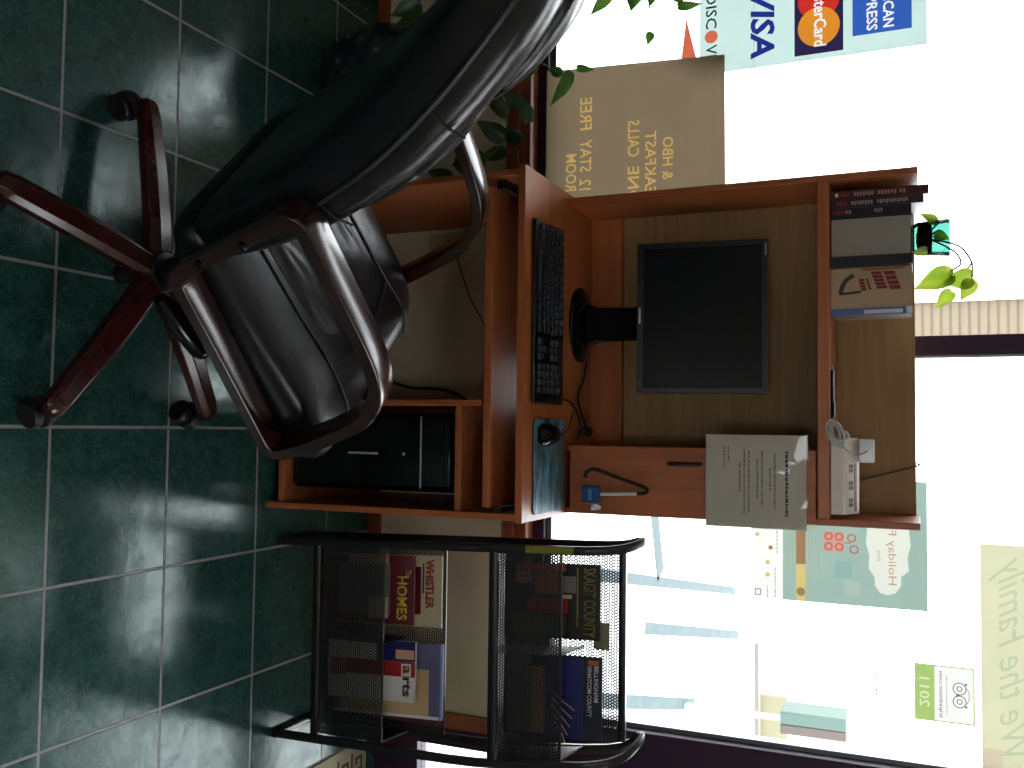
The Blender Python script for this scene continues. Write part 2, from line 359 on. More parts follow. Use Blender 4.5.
# door on the right
d1 = bpy.data.objects.new('door_1', None); COL.objects.link(d1); d1.location = (1.4, 2.64, 0); d1['kind'] = 'structure'
struct('door_frame', MB().box(0.915, 0.975, 2.57, 2.72, 0.0, 0.512).box(0.972, 1.0, 2.60, 2.72, 0.512, 2.42).box(1.80, 1.86, 2.57, 2.72, 0, 2.42).box(1.0, 1.80, 2.57, 2.72, 2.32, 2.42), 'frame', d1)
struct('door_rail', MB().box(0.976, 1.80, 2.60, 2.66, 0.01, 0.165).box(1.0, 1.80, 2.60, 2.66, 2.2, 2.32).box(0.976, 1.76, 2.602, 2.658, 0.43, 0.56).box(1.0, 1.04, 2.6, 2.66, 0.5, 2.2).box(1.76, 1.80, 2.6, 2.66, 0.165, 2.2), 'frame', d1)
struct('door_pane', MB().box(0.975, 1.76, 2.627, 2.633, 0.165, 2.2), 'glass', d1)
struct('door_handle', MB().tube([(1.70, 2.55, 0.9), (1.70, 2.55, 1.3)], 0.012).tube([(1.70, 2.55, 0.93), (1.70, 2.60, 0.93)], 0.008).tube([(1.70, 2.55, 1.27), (1.70, 2.60, 1.27)], 0.008), 'alu', d1)
# unseen window added behind the camera to let fill light in
w2 = bpy.data.objects.new('fill_window_back', None); COL.objects.link(w2); w2.location = (0.85, -3.65, 0.8); w2['kind'] = 'structure'
struct('window_frame', MB().box(0.3, 1.0, -3.68, -3.62, 0.8, 0.85).box(0.3, 1.0, -3.68, -3.62, 2.3, 2.35).box(0.3, 0.35, -3.68, -3.62, 0.85, 2.3).box(0.95, 1.0, -3.68, -3.62, 0.85, 2.3), 'frame', w2)
struct('pane', MB().box(0.35, 0.95, -3.652, -3.648, 0.85, 2.3), 'glass', w2)
w3 = bpy.data.objects.new('fill_window_right', None); COL.objects.link(w3); w3.location = (2.25, -0.4, 0.8); w3['kind'] = 'structure'  # unseen window added in the right wall as side fill
struct('window_frame', MB().box(2.22, 2.28, 0.8, 1.4, 0.9, 0.94).box(2.22, 2.28, 0.8, 1.4, 1.86, 1.9).box(2.22, 2.28, 0.8, 0.84, 0.94, 1.86).box(2.22, 2.28, 1.36, 1.4, 0.94, 1.86), 'frame', w3)
struct('pane', MB().box(2.248, 2.252, 0.84, 1.36, 0.94, 1.86), 'glass', w3)
# outside
struct('ground', MB().box(-30, 30, 2.78, 60, -0.12, -0.02), 'concrete')
tag(box('building_facade', mat('tan_clapboard', tuple(KL*v for v in (0.235, 0.185, 0.125)), 0.8), None, -1.30, -0.76, 9.0, 9.6, -0.02, 6.0), 'tan clapboard building across the pavement, seen left of the dark window mullion', 'building')
bf = bpy.data.objects['building_facade']
MB_ = MB()
for k in range(70): MB_.box(-1.30, -0.76, 8.99, 9.0, 0.1+k*0.075, 0.108+k*0.075)
MB_.build('clapboard_lip', mat('clapboard_shadow_line', tuple(KL*v for v in (0.15, 0.115, 0.08)), 0.8), bf, local=True)
box('corner_board', mat('pale_corner_board', (0.6, 0.58, 0.55), 0.8), bf, -1.30, -1.15, 8.94, 8.989, 0, 6, local=True)
def stripe(a, b, w, label):
    a = Vector((*a, -0.02)); b = Vector((*b, -0.02)); t = (b-a).normalized(); n = Vector((-t.y, t.x, 0))*w
    mb = MB(); mb.add([a-n, a+n, b+n, b-n]+[q+Vector((0, 0, 0.004)) for q in (a-n, a+n, b+n, b-n)], [(0, 1, 2, 3), (7, 6, 5, 4), (0, 4, 5, 1), (1, 5, 6, 2), (2, 6, 7, 3), (3, 7, 4, 0)])
    tag(mb.build('painted_line', 'bluepaint'), label, 'painted line', 'blue lines painted on the pavement')
stripe((0.75, 4.6), (1.576, 9.29), 0.035, 'long blue pavement line nearest the desk, running to the end of a short cross line')
stripe((0.55, 6.18), (1.01, 6.36), 0.09, 'short blue cross line on the pavement beside the cabinet door of the desk')
stripe((1.30, 5.97), (2.036, 9.46), 0.040, 'blue pavement line standing free, second from the dark window frame')
stripe((1.35, 4.4), (2.18, 7.45), 0.042, 'blue pavement line closest to the dark window frame on the right')
# ------------------------------------------------------------------ desk
XL, XR, DF, DB, TZ = -0.625, 0.223, 2.03, 2.535, 0.753
desk = thing('computer_desk', (-0.2, 2.28, 0), 'cherry-coloured laminate computer desk with hutch shelf standing before the window', 'desk')
box('side_panel', 'deskv', desk, XL, XL+0.016, DF+0.005, DB, 0, 0.735)
box('side_panel', 'deskv', desk, XR-0.016, XR, DF+0.005, DB, 0, 0.735)
box('desktop', 'desk', desk, XL-0.004, XR+0.004, 2.02, DB+0.006, 0.735, TZ)
box('keyboard_tray', 'desk', desk, XL+0.04, XR-0.03, 2.028, 2.42, 0.646, 0.666)
box('tray_rail', 'black', desk, XL+0.0165, XL+0.0395, 2.06, 2.40, 0.66, 0.685)
box('tray_rail', 'black', desk, XR-0.0295, XR-0.0165, 2.06, 2.40, 0.66, 0.685)
box('divider', 'deskv', desk, -0.066, -0.051, 2.045, DB-0.02, 0.052, 0.634)
box('lower_shelf', 'desk', desk, -0.0505, XR-0.0165, 2.05, DB-0.02, 0.560, 0.578)
box('added_shelf_back', 'desk', desk, -0.0505, XR-0.0165, DB-0.019, DB-0.012, 0.5785, 0.7345)  # added panel, blocks light so the cubby stays dark
box('bottom_shelf', 'desk', desk, -0.066, XR-0.0165, 2.045, DB-0.02, 0.034, 0.051)
box('kick_rail', 'deskv', desk, XL+0.0165, XR-0.0165, DB-0.018, DB, 0.02, 0.034)
box('hutch_side', 'deskv', desk, XL+0.012, XL+0.028, 2.31, DB, TZ+0.0005, 1.612)
box('hutch_side', 'deskv', desk, XR-0.016, XR, 2.31, DB, TZ+0.0005, 1.612)
box('hutch_shelf', 'desk', desk, XL+0.0285, XR-0.0165, 2.308, DB, 1.390, 1.417)
box('back_rail', 'desk', desk, XL+0.0285, XR-0.0165, DB-0.022, DB, TZ+0.0005, 0.846)
box('hutch_back', 'back', desk, XL+0.013, XR-0.001, DB+0.0003, DB+0.005, 0.76, 1.604)
box('cabinet_side', 'deskv', desk, 0.048, 0.062, 2.325, DB-0.023, TZ+0.0005, 1.3895)
cd = box('cabinet_door', 'deskv', desk, 0.046, XR-0.001, 2.308, 2.3235, 0.768, 1.386)
MB().tube(arc([(0.087, 2.307, 1.034), (0.087, 2.288, 1.040), (0.087, 2.286, 1.075), (0.087, 2.288, 1.108), (0.087, 2.307, 1.114)], 4), 0.0055).build('handle', 'black', cd)
cd2 = MB().box(0.196, 0.212, 2.302, 2.3075, 0.83, 0.848).lathe([(0.006, 0), (0.006, 0.004)], (0.204, 2.302, 0.852), 10, axis=(0, -1, 0)).build('hinge', 'chrome', cd)

# ------------------------------------------------------------------ monitor
mon = thing('computer_monitor', (-0.285, 2.42, TZ), 'black flat-screen monitor on a round stand in the middle of the desk', 'monitor')
ba = []
for rr, z in ((1.0, 0.0), (1.0, 0.008), (0.93, 0.014), (0.72, 0.02)):
    ba.append([(-0.283+0.103*rr*math.cos(k*PI/18), 2.415+0.085*rr*math.sin(k*PI/18), TZ+z) for k in range(36)])
MB().loft(ba).build('stand_base', 'gloss', mon)
MB().loft([[(-0.283+sx*w, 2.43+yy+sy*0.016, z) for sx, sy in ((-1, -1), (1, -1), (1, 1), (-1, 1))] for w, yy, z in ((0.06, 0.0, TZ+0.018), (0.046, 0.005, TZ+0.05), (0.044, 0.01, TZ+0.15), (0.044, 0.0, 0.98), (0.05, -0.005, 1.08))], smooth=False).build('stand_neck', 'gloss', mon, bevel=0.004)
def mp(u, v, t):   # u across, v up the tilted screen, t behind its face
    a = math.radians(7); x0 = -0.487
    return Vector((x0+u, 2.362+v*math.sin(a)+t*math.cos(a), 0.932+v*math.cos(a)-t*math.sin(a)))
MWd, MHt = 0.394, 0.332
def mbx(name, m, u0, u1, v0, v1, t0, t1, par=mon, bevel=0.001):
    mb = MB(); vs = [mp(a, b, c) for c in (t0, t1) for b in (v0, v1) for a in (u0, u1)]
    mb.add(vs, [(0, 2, 3, 1), (4, 5, 7, 6), (0, 1, 5, 4), (2, 6, 7, 3), (0, 4, 6, 2), (1, 3, 7, 5)]); return mb.build(name, m, par, bevel=bevel)
mbx('housing', 'blackm', 0, MWd, 0, MHt, 0.004, 0.045, bevel=0.006)
fr = MB()
for (u0, u1, v0, v1) in ((0, MWd, 0, 0.017), (0, MWd, MHt-0.014, MHt), (0, 0.014, 0.017, MHt-0.014), (MWd-0.014, MWd, 0.017, MHt-0.014)):
    vs = [mp(a, b, c) for c in (0, 0.005) for b in (v0, v1) for a in (u0, u1)]; fr.add(vs, [(0, 2, 3, 1), (4, 5, 7, 6), (0, 1, 5, 4), (2, 6, 7, 3), (0, 4, 6, 2), (1, 3, 7, 5)])
fr.build('bezel', 'black', mon)
mbx('screen', 'screen', 0.014, MWd-0.014, 0.017, MHt-0.014, 0.002, 0.004)
mbx('maker_badge', 'silver', MWd*0.43, MWd*0.535, 0.005, 0.010, -0.0008, 0)
mbx('corner_label', 'silver', 0.010, 0.042, MHt-0.006, MHt-0.003, -0.0006, 0)
mbx('power_light', col('power_blue', (60, 90, 150)), MWd-0.03, MWd-0.022, 0.006, 0.010, -0.0008, 0)
# ------------------------------------------------------------------ keyboard
kb = thing('keyboard', (-0.29, 2.14, TZ), 'black computer keyboard with pale key legends lying on the front of the desk', 'keyboard')
def kz(y): return TZ+0.013+(y-2.065)*0.075
KX0, KX1, KY0, KY1 = -0.518, -0.070, 2.062, 2.232
vs = []
for x in (KX0, KX1):
    for y_, z in ((KY0, TZ+0.003), (KY0, TZ+0.011), (KY0+0.012, kz(KY0+0.012)), (KY1-0.01, kz(KY1-0.01)), (KY1, kz(KY1)-0.004), (KY1, TZ+0.003)): vs.append((x, y_, z))
MB().add(vs, [(0, 1, 2, 3, 4, 5)[::-1], (6, 7, 8, 9, 10, 11)]+[(i, (i+1) % 6, (i+1) % 6+6, i+6) for i in range(6)]).build('keyboard_body', 'black', kb, bevel=0.003)
def key(x0, x1, y0, y1):
    z0 = kz((y0+y1)/2)-0.001; g = 0.0011; t = 0.0035
    rg = lambda ins, z: [(x0+g+ins, y0+g+ins, z), (x1-g-ins, y0+g+ins, z), (x1-g-ins, y1-g-ins, z), (x0+g+ins, y1-g-ins, z)]
    o = MB().loft([rg(0, z0), rg(0.002, z0+t*2)], smooth=False).build('key', 'keys', kb)
    c = (x0+x1)/2
    MB().box(x0+0.005, x0+0.0095, y1-0.0095, y1-0.0055, z0+t*2, z0+t*2+0.0003).build('key_legend', 'keylab', o)
u = 0.0187; rows = []
ky = KY0+0.014; kx = KX0+0.008
R_ = [  # (row y, list of widths from the left, start)
    (0, [1.25, 1.25, 1.25, 5.4, 1.25, 1.25, 1.25, 1.4]), (1, [2.2]+[1]*10+[2.1]), (2, [1.7]+[1]*11+[1.6]), (3, [1.5]+[1]*12+[1.0]), (4, [1]*13+[1.4])]
nk = 0
for ri, ws in R_:
    x = kx
    for w in ws:
        key(x, x+w*u, ky+ri*0.0235, ky+ri*0.0235+0.0235); x += w*u; nk += 1
for k in range(12): key(kx+k*u*1.2, kx+k*u*1.2+u, ky+5*0.0235+0.004, ky+5*0.0235+0.020); nk += 1
x3 = kx+14.9*u
for c in range(3): key(x3+c*u, x3+(c+1)*u, ky, ky+0.0235)
key(x3+u, x3+2*u, ky+0.0235, ky+0.047)
for rr_ in (3, 4):
    for c in range(3): key(x3+c*u, x3+(c+1)*u, ky+rr_*0.0235, ky+(rr_+1)*0.0235)
x4 = x3+3.35*u
for rr_ in range(5):
    for c in range(4): key(x4+c*u, x4+(c+1)*u, ky+rr_*0.0235, ky+(rr_+1)*0.0235)
kb.location.x += 0.012
# ------------------------------------------------------------------ mouse pad and mouse
pad = thing('mouse_pad', (0.1, 2.19, TZ), 'blue mouse pad printed with a mountain lake view at the right end of the desk', 'mouse pad')
def rrect(x0, x1, y0, y1, rad, n=5):
    out = []
    for cx, cy, a0 in ((x1-rad, y1-rad, 0), (x0+rad, y1-rad, 90), (x0+rad, y0+rad, 180), (x1-rad, y0+rad, 270)):
        for k in range(n+1):
            a = math.radians(a0+90*k/n); out.append((cx+rad*math.cos(a), cy+rad*math.sin(a)))
    return out
mpm, nt, b = new_mat('lake_print')
tc = nt.nodes.new('ShaderNodeTexCoord'); mpn = nt.nodes.new('ShaderNodeMapping'); mpn.inputs['Scale'].default_value = (9, 26, 1)
nz = nt.nodes.new('ShaderNodeTexNoise'); nz.inputs['Scale'].default_value = 1.2; nz.inputs['Detail'].default_value = 6
rp = nt.nodes.new('ShaderNodeValToRGB'); e = rp.color_ramp.elements
e[0].position = 0.36; e[0].color = srgb(24, 66, 88); e[1].position = 0.7; e[1].color = srgb(120, 190, 220)
e2 = rp.color_ramp.elements.new(0.5); e2.color = srgb(86, 116, 112); e3 = rp.color_ramp.elements.new(0.58); e3.color = srgb(60, 140, 190)
nt.links.new(tc.outputs['Object'], mpn.inputs[0]); nt.links.new(mpn.outputs[0], nz.inputs['Vector']); nt.links.new(nz.outputs['Fac'], rp.inputs[0]); nt.links.new(rp.outputs[0], b.inputs['Base Color'])
b.inputs['Roughness'].default_value = 0.5; MT['lake'] = mpm
MB().prism(rrect(-0.022, 0.212, 2.082, 2.292, 0.018), TZ+0.0003, TZ+0.003, lambda a, b_, c: (a, b_, c)).build('pad_base', 'black', pad)
MB().prism(rrect(-0.021, 0.211, 2.083, 2.291, 0.018), TZ+0.003, TZ+0.0038, lambda a, b_, c: (a, b_, c)).build('printed_top', 'lake', pad)
mo = thing('computer_mouse', (0.018, 2.16, TZ+0.004), 'black computer mouse resting on the left part of the mouse pad', 'mouse')
rings = []
for t in [i/10 for i in range(11)]:
    w = 0.031*(math.sin(PI*(0.08+0.84*t))**0.5); h = 0.036*(math.sin(PI*(0.05+0.85*t))**0.7); yy = 2.105+0.11*t
    rings.append([(0.018+w*math.cos(a)*(1-0.12*max(0, math.sin(a))), yy, TZ+0.0045+max(0, math.sin(a))*h+(0 if math.sin(a) > 0 else 0)) for a in [k*PI/8 for k in range(9)]])
MB().loft(rings).build('mouse_shell', 'gloss', mo)
MB().lathe([(0.009, -0.003), (0.009, 0.003)], (0.018, 2.182, TZ+0.033), 14, axis=(1, 0, 0)).build('scroll_wheel', 'blackm', mo)
MB().tube(arc([(0.018, 2.213, TZ+0.012), (0.02, 2.26, TZ+0.004), (0.0, 2.33, TZ+0.004), (-0.04, 2.36, TZ+0.004), (-0.03, 2.42, TZ+0.004), (-0.02, 2.48, TZ+0.004)]), 0.002, 6).build('mouse_cable', 'blackcord', mo)
# ------------------------------------------------------------------ computer tower
tw = thing('computer_tower', (0.085, 2.29, 0.052), 'black computer tower with a silver trim line in the right-hand desk compartment', 'computer')
box('case', 'blackm', tw, -0.032, 0.168, 2.10, 2.48, 0.0525, 0.535, 0.003)
MB().loft([[(x, y_, z) for x, y_ in ((-0.034, 2.10), (0.17, 2.10), (0.155, 2.078), (-0.02, 2.078))] for z in (0.055, 0.533)], smooth=False).build('front_panel', 'gloss', tw, bevel=0.003)
box('trim_line', 'silver', tw, -0.024, 0.16, 2.074, 2.0775, 0.448, 0.452, 0.0008)
box('drive_bay', 'gloss', tw, -0.012, 0.148, 2.0745, 2.078, 0.47, 0.515, 0.001)
MB().prism([(a*0.012+0.072, c*0.07+0.28) for a, c in [(math.cos(k*PI/10), math.sin(k*PI/10)) for k in range(20)]], 2.0735, 2.078, lambda a, b_, c: (a, c, b_)).build('power_strip_panel', 'gloss', tw)
box('light_bar', 'silver', tw, 0.069, 0.075, 2.072, 2.0735, 0.235, 0.325, 0.0006)
MB().lathe([(0.004, 0), (0.004, 0.003)], (0.072, 2.078, 0.40), 10, axis=(0, -1, 0)).build('power_button', 'silver', tw)
# ------------------------------------------------------------------ cables
def cable(name, pts, rad, label, m='blackcord', seg=6):
    return tag(MB().tube(arc(pts), rad, seg).build(name, m), label, 'cable')
cable('monitor_cable', [(-0.33, 2.42, 0.95), (-0.33, 2.46, 0.89), (-0.32, 2.50, 0.80), (-0.24, 2.50, 0.757), (-0.14, 2.45, 0.757), (-0.08, 2.40, 0.757), (-0.03, 2.44, 0.757), (0.0, 2.47, 0.757)], 0.003, 'black cable running from behind the monitor across the desk top to the right')
cable('power_cable', [(-0.075, 2.25, 0.757), (-0.07, 2.33, 0.757), (-0.045, 2.39, 0.757), (-0.005, 2.415, 0.757), (0.03, 2.40, 0.757)], 0.0025, 'short loose black cable lying beside the mouse pad and keyboard end')
tag(MB().loft([[(0.01+0.012*math.cos(a)+t*0.0, 2.42+t, 0.764+0.010*math.sin(a)) for a in [k*PI/5 for k in range(10)]] for t in (0, 0.01, 0.05, 0.06)]).build('cable_adapter', 'blackm'), 'small black cable adapter block lying at the back right of the desk top', 'adapter')
ot = thing('wall_outlet', (-0.556, WY, 0.264), 'beige double wall outlet on the wall under the desk', 'outlet')
box('cover_plate', 'outlet', ot, -0.602, -0.512, WY-0.006, WY-0.0005, 0.204, 0.326, 0.002)
for z in (0.236, 0.294):
    q = MB().prism(rrect(-0.576, -0.540, z-0.019, z+0.019, 0.012), WY-0.0085, WY-0.006, lambda a, b_, c: (a, c, b_)).build('socket', 'outlet', ot)
    MB().box(-0.566, -0.563, WY-0.009, WY-0.0085, z-0.004, z+0.008).box(-0.553, -0.550, WY-0.009, WY-0.0085, z-0.004, z+0.008).build('slot', 'dslot', q)
wc = cable('outlet_cable', [(-0.558, 2.535, 0.296), (-0.51, 2.51, 0.325), (-0.45, 2.50, 0.350), (-0.381, 2.50, 0.378), (-0.33, 2.50, 0.41), (-0.288, 2.50, 0.44), (-0.26, 2.49, 0.55), (-0.25, 2.45, 0.64)], 0.002, 'thin dark cable rising from the wall outlet to the desk')
box('plug', 'blackm', wc, -0.572, -0.545, 2.525, WY-0.0095, 0.282, 0.310, 0.003)
cable('tower_cable', [(-0.20, 2.50, 0.02), (-0.142, 2.50, 0.102), (-0.118, 2.50, 0.174), (-0.112, 2.50, 0.278), (-0.095, 2.50, 0.34), (-0.075, 2.49, 0.375)], 0.005, 'thick black cable curving up the wall beside the desk compartment divider')

# ------------------------------------------------------------------ things on the hutch shelf
SZ = 1.4175
def book(name, x0, x1, y0, y1, h, spine, page, label, group=None, spine_side='front', lean=0.0):
    t = thing(name, ((x0+x1)/2, (y0+y1)/2, SZ), label, 'book', group='books standing on the hutch shelf')
    c = 0.0015
    z1 = SZ+h
    if spine_side == 'front':
        MB().box(x0, x0+c, y0, y1, SZ, z1).box(x1-c, x1, y0, y1, SZ, z1).box(x0+c, x1-c, y0, y0+c, SZ, z1).build('cover', spine, t, bevel=0.0006)
        box('pages', page, t, x0+c, x1-c, y0+c, y1-0.003, SZ+0.002, z1-0.003, 0)
    else:
        c = 0.003
        MB().box(x0, x0+c, y0, y1, SZ, z1).box(x1-0.024, x1, y0, y1, SZ, z1).box(x0+c, x1-0.024, y1-c, y1, SZ, z1).build('cover', spine, t, bevel=0.0006)
        box('pages', page, t, x0+c, x1-0.024, y0+0.003, y1-c, SZ+0.003, z1-0.004, 0)
    return t
col('pagecol', (150, 142, 130), 0.8); col('spine_red', (74, 22, 26), 0.35); col('spine_navy', (30, 20, 34), 0.35); col('spine_plum', (36, 22, 38), 0.4)
b1 = book('paperback_book', -0.576, -0.554, 2.335, 2.46, 0.218, 'spine_red', 'pagecol', 'tallest dark red paperback at the left end of the hutch shelf')
b2 = book('paperback_book', -0.5535, -0.5345, 2.335, 2.46, 0.206, 'spine_plum', 'pagecol', 'dark paperback with grey spine lettering, second book from the left')
b3 = book('paperback_book', -0.534, -0.511, 2.335, 2.45, 0.180, 'spine_navy', 'pagecol', 'shorter dark blue paperback touching the thick hardcover with grey page edges')
col('tred', (150, 40, 44)); col('tgrey', (150, 140, 140)); col('tbeige', (176, 130, 110)); col('tyel', (170, 130, 80))
for bb, x, segs in ((b1, -0.566, ((0.012, 0.022, 'white'), (0.026, 0.046, 'tred'), (0.055, 0.10, 'tgrey'), (0.108, 0.150, 'tbeige'), (0.155, 0.17, 'tgrey'))),
                    (b2, -0.545, ((0.015, 0.04, 'tred'), (0.048, 0.098, 'tgrey'), (0.106, 0.175, 'tgrey'))), (b3, -0.524, ((0.01, 0.032, 'tred'), (0.035, 0.05, 'tyel'), (0.10, 0.12, 'tgrey')))):
    for k, (za, zb, mm) in enumerate(segs):
        q = MB(); n = max(1, int((zb-za)/0.006))
        for j in range(n):
            z_ = SZ+za+(zb-za)*j/n; q.box(x-0.004, x+0.004+0.002*(j % 2), 2.3338, 2.3349, z_, z_+(zb-za)/n*0.68)
        q.build('spine_lettering', mm, bb)
b4 = book('hardcover_book', -0.510, -0.393, 2.335, 2.475, 0.182, 'spine_navy', 'pagecol', 'very thick hardcover with its grey page edges facing out, middle of the books', spine_side='back')
# front-facing paperback
b5 = thing('paperback_book', (-0.34, 2.39, SZ), 'cream paperback with slanted red title and a dark bird drawing, rightmost of the books', 'book', group='books standing on the hutch shelf')
col('cream', (176, 150, 116), 0.35); col('titlered', (128, 26, 34)); col('birddark', (60, 48, 44)); col('spineblue', (84, 104, 160), 0.35); col('spinewhite', (210, 210, 215))
box('pages', 'pagecol', b5, -0.390, -0.281, 2.361, 2.469, SZ+0.001, SZ+0.178, 0)
box('front_cover', 'cream', b5, -0.392, -0.279, 2.359, 2.3605, SZ, SZ+0.181, 0)
box('back_cover', 'cream', b5, -0.392, -0.279, 2.4695, 2.471, SZ, SZ+0.181, 0)
MB().box(-0.294, -0.278, 2.3575, 2.3588, SZ, SZ+0.181).build('side_band', 'spineblue', b5)
MB().box(-0.290, -0.281, 2.3565, 2.3575, SZ+0.075, SZ+0.16).box(-0.296, -0.279, 2.3565, 2.3575, SZ+0.168, SZ+0.181).build('band_lettering', 'spinewhite', b5)
q = MB()
def slbar(q, xa, xb, za, zb, sl, brk):
    n = brk
    for j in range(n):
        a = xa+(xb-xa)*j/n; c = a+(xb-xa)/n*0.82
        f = lambda x, z: (x, 2.3582, z-(x-xa)*-sl)
        q.prism([(a, za+(a-xa)*sl), (c, za+(c-xa)*sl), (c, zb+(c-xa)*sl), (a, zb+(a-xa)*sl)], 2.3578, 2.3589, lambda a_, b_, c_: (a_, c_, b_))
slbar(q, -0.381, -0.335, SZ+0.118, SZ+0.142, 0.35, 4); slbar(q, -0.381, -0.338, SZ+0.090, SZ+0.112, 0.35, 5); slbar(q, -0.365, -0.335, SZ+0.062, SZ+0.074, 0.25, 4); slbar(q, -0.365, -0.337, SZ+0.078, SZ+0.084, 0.3, 5)
slbar(q, -0.389, -0.385, SZ+0.07, SZ+0.165, 0, 1)
q.build('red_title', 'titlered', b5)
q = MB(); q.tube(arc([(-0.375, 2.3582, SZ+0.052), (-0.362, 2.3582, SZ+0.034), (-0.345, 2.3582, SZ+0.025), (-0.328, 2.3582, SZ+0.022)]), 0.006, 6, taper=[1]*10+[0.8]*9 if False else None)
q.tube(arc([(-0.330, 2.3582, SZ+0.022), (-0.332, 2.3582, SZ+0.045), (-0.334, 2.3582, SZ+0.068)]), 0.0035, 6)
for v in q.v: v.y = 2.3582+(v.y-2.3582)*0.1
q.build('bird_drawing', 'birddark', b5)
# jar with plant on the thick book
JZ = SZ+0.182
jar = thing('glass_jar_planter', (-0.462, 2.41, JZ), 'small green glass pot with a trailing plant, standing on the books', 'plant')
MT['jarglass'] = glass_pane('green_glass', (0.17, 0.36, 0.31, 1))
MB().lathe([(0.034, 0.0005), (0.040, 0.01), (0.043, 0.05), (0.046, 0.082)], (-0.462, 2.41, JZ), 28, cap=False).build('glass_pot', 'jarglass', jar)
MT['soil'] = mat('dark_soil', (0.018, 0.014, 0.010), 0.9, bump=1, bscale=120)
MB().lathe([(0.01, 0.008), (0.035, 0.013), (0.038, 0.035), (0.036, 0.042), (0.01, 0.044)], (-0.462, 2.41, JZ), 24).build('soil', 'soil', jar)

# leaves
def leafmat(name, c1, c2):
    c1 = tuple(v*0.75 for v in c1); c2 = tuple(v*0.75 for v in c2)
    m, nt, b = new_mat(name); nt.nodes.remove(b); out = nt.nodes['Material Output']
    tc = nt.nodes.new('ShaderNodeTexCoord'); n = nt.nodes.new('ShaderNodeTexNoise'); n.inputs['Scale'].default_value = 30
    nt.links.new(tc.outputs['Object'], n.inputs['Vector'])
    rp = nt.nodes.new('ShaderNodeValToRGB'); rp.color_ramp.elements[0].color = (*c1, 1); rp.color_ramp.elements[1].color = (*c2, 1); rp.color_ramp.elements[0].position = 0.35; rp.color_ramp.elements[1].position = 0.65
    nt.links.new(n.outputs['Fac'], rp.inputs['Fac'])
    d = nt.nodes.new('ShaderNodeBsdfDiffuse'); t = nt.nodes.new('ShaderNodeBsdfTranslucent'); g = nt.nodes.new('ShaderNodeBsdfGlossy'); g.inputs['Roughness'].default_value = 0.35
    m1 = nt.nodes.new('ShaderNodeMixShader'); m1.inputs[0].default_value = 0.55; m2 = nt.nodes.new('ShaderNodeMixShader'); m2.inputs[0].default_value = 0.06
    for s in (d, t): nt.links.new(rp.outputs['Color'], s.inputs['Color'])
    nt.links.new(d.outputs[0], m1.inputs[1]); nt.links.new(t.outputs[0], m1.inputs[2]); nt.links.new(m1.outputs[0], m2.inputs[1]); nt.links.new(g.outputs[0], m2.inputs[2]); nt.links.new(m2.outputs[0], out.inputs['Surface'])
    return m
MT['leaf'] = leafmat('pothos_leaf', (0.035, 0.12, 0.012), (0.10, 0.27, 0.02)); MT['leafy'] = leafmat('yellow_green_leaf', (0.22, 0.38, 0.02), (0.42, 0.55, 0.05)); MT['leafd'] = leafmat('shaded_pothos_leaf', (0.015, 0.05, 0.010), (0.04, 0.11, 0.02))  # leafd: same pothos, shade put into the colour away from the bright glass
MT['stem'] = mat('green_brown_stem', (0.09, 0.10, 0.03), 0.6)
def leaf(mb, base, d, nrm, ln, w, fold=0.35, curl=0.25):
    d = Vector(d).normalized(); nrm = Vector(nrm); nrm = (nrm-d*nrm.dot(d)).normalized(); s = d.cross(nrm); base = Vector(base)
    prof = [(-0.08, 0.22), (-0.05, 0.62), (0.10, 0.92), (0.30, 1.0), (0.52, 0.82), (0.74, 0.46), (0.90, 0.18)]
    rows_ = []
    for t, k in prof:
        c = base+d*(t*ln)+nrm*(-curl*ln*t*t)
        rows_.append([c-s*(k*w/2)+nrm*(fold*k*w/2), c-s*(k*w/4)+nrm*(fold*k*w/5), base+d*(max(t, 0)*ln)+nrm*(-curl*ln*t*t), c+s*(k*w/4)+nrm*(fold*k*w/5), c+s*(k*w/2)+nrm*(fold*k*w/2)])
    tip = base+d*ln*1.02+nrm*(-curl*ln)
    vs = [v for rw in rows_ for v in rw]+[tip]; n = len(prof); fs = []
    for i in range(n-1):
        for j in range(4): fs.append((i*5+j, i*5+j+1, (i+1)*5+j+1, (i+1)*5+j))
    for j in range(4): fs.append(((n-1)*5+j, (n-1)*5+j+1, n*5))
    mb.add(vs, fs, True)
jl = MB(); js = MB()
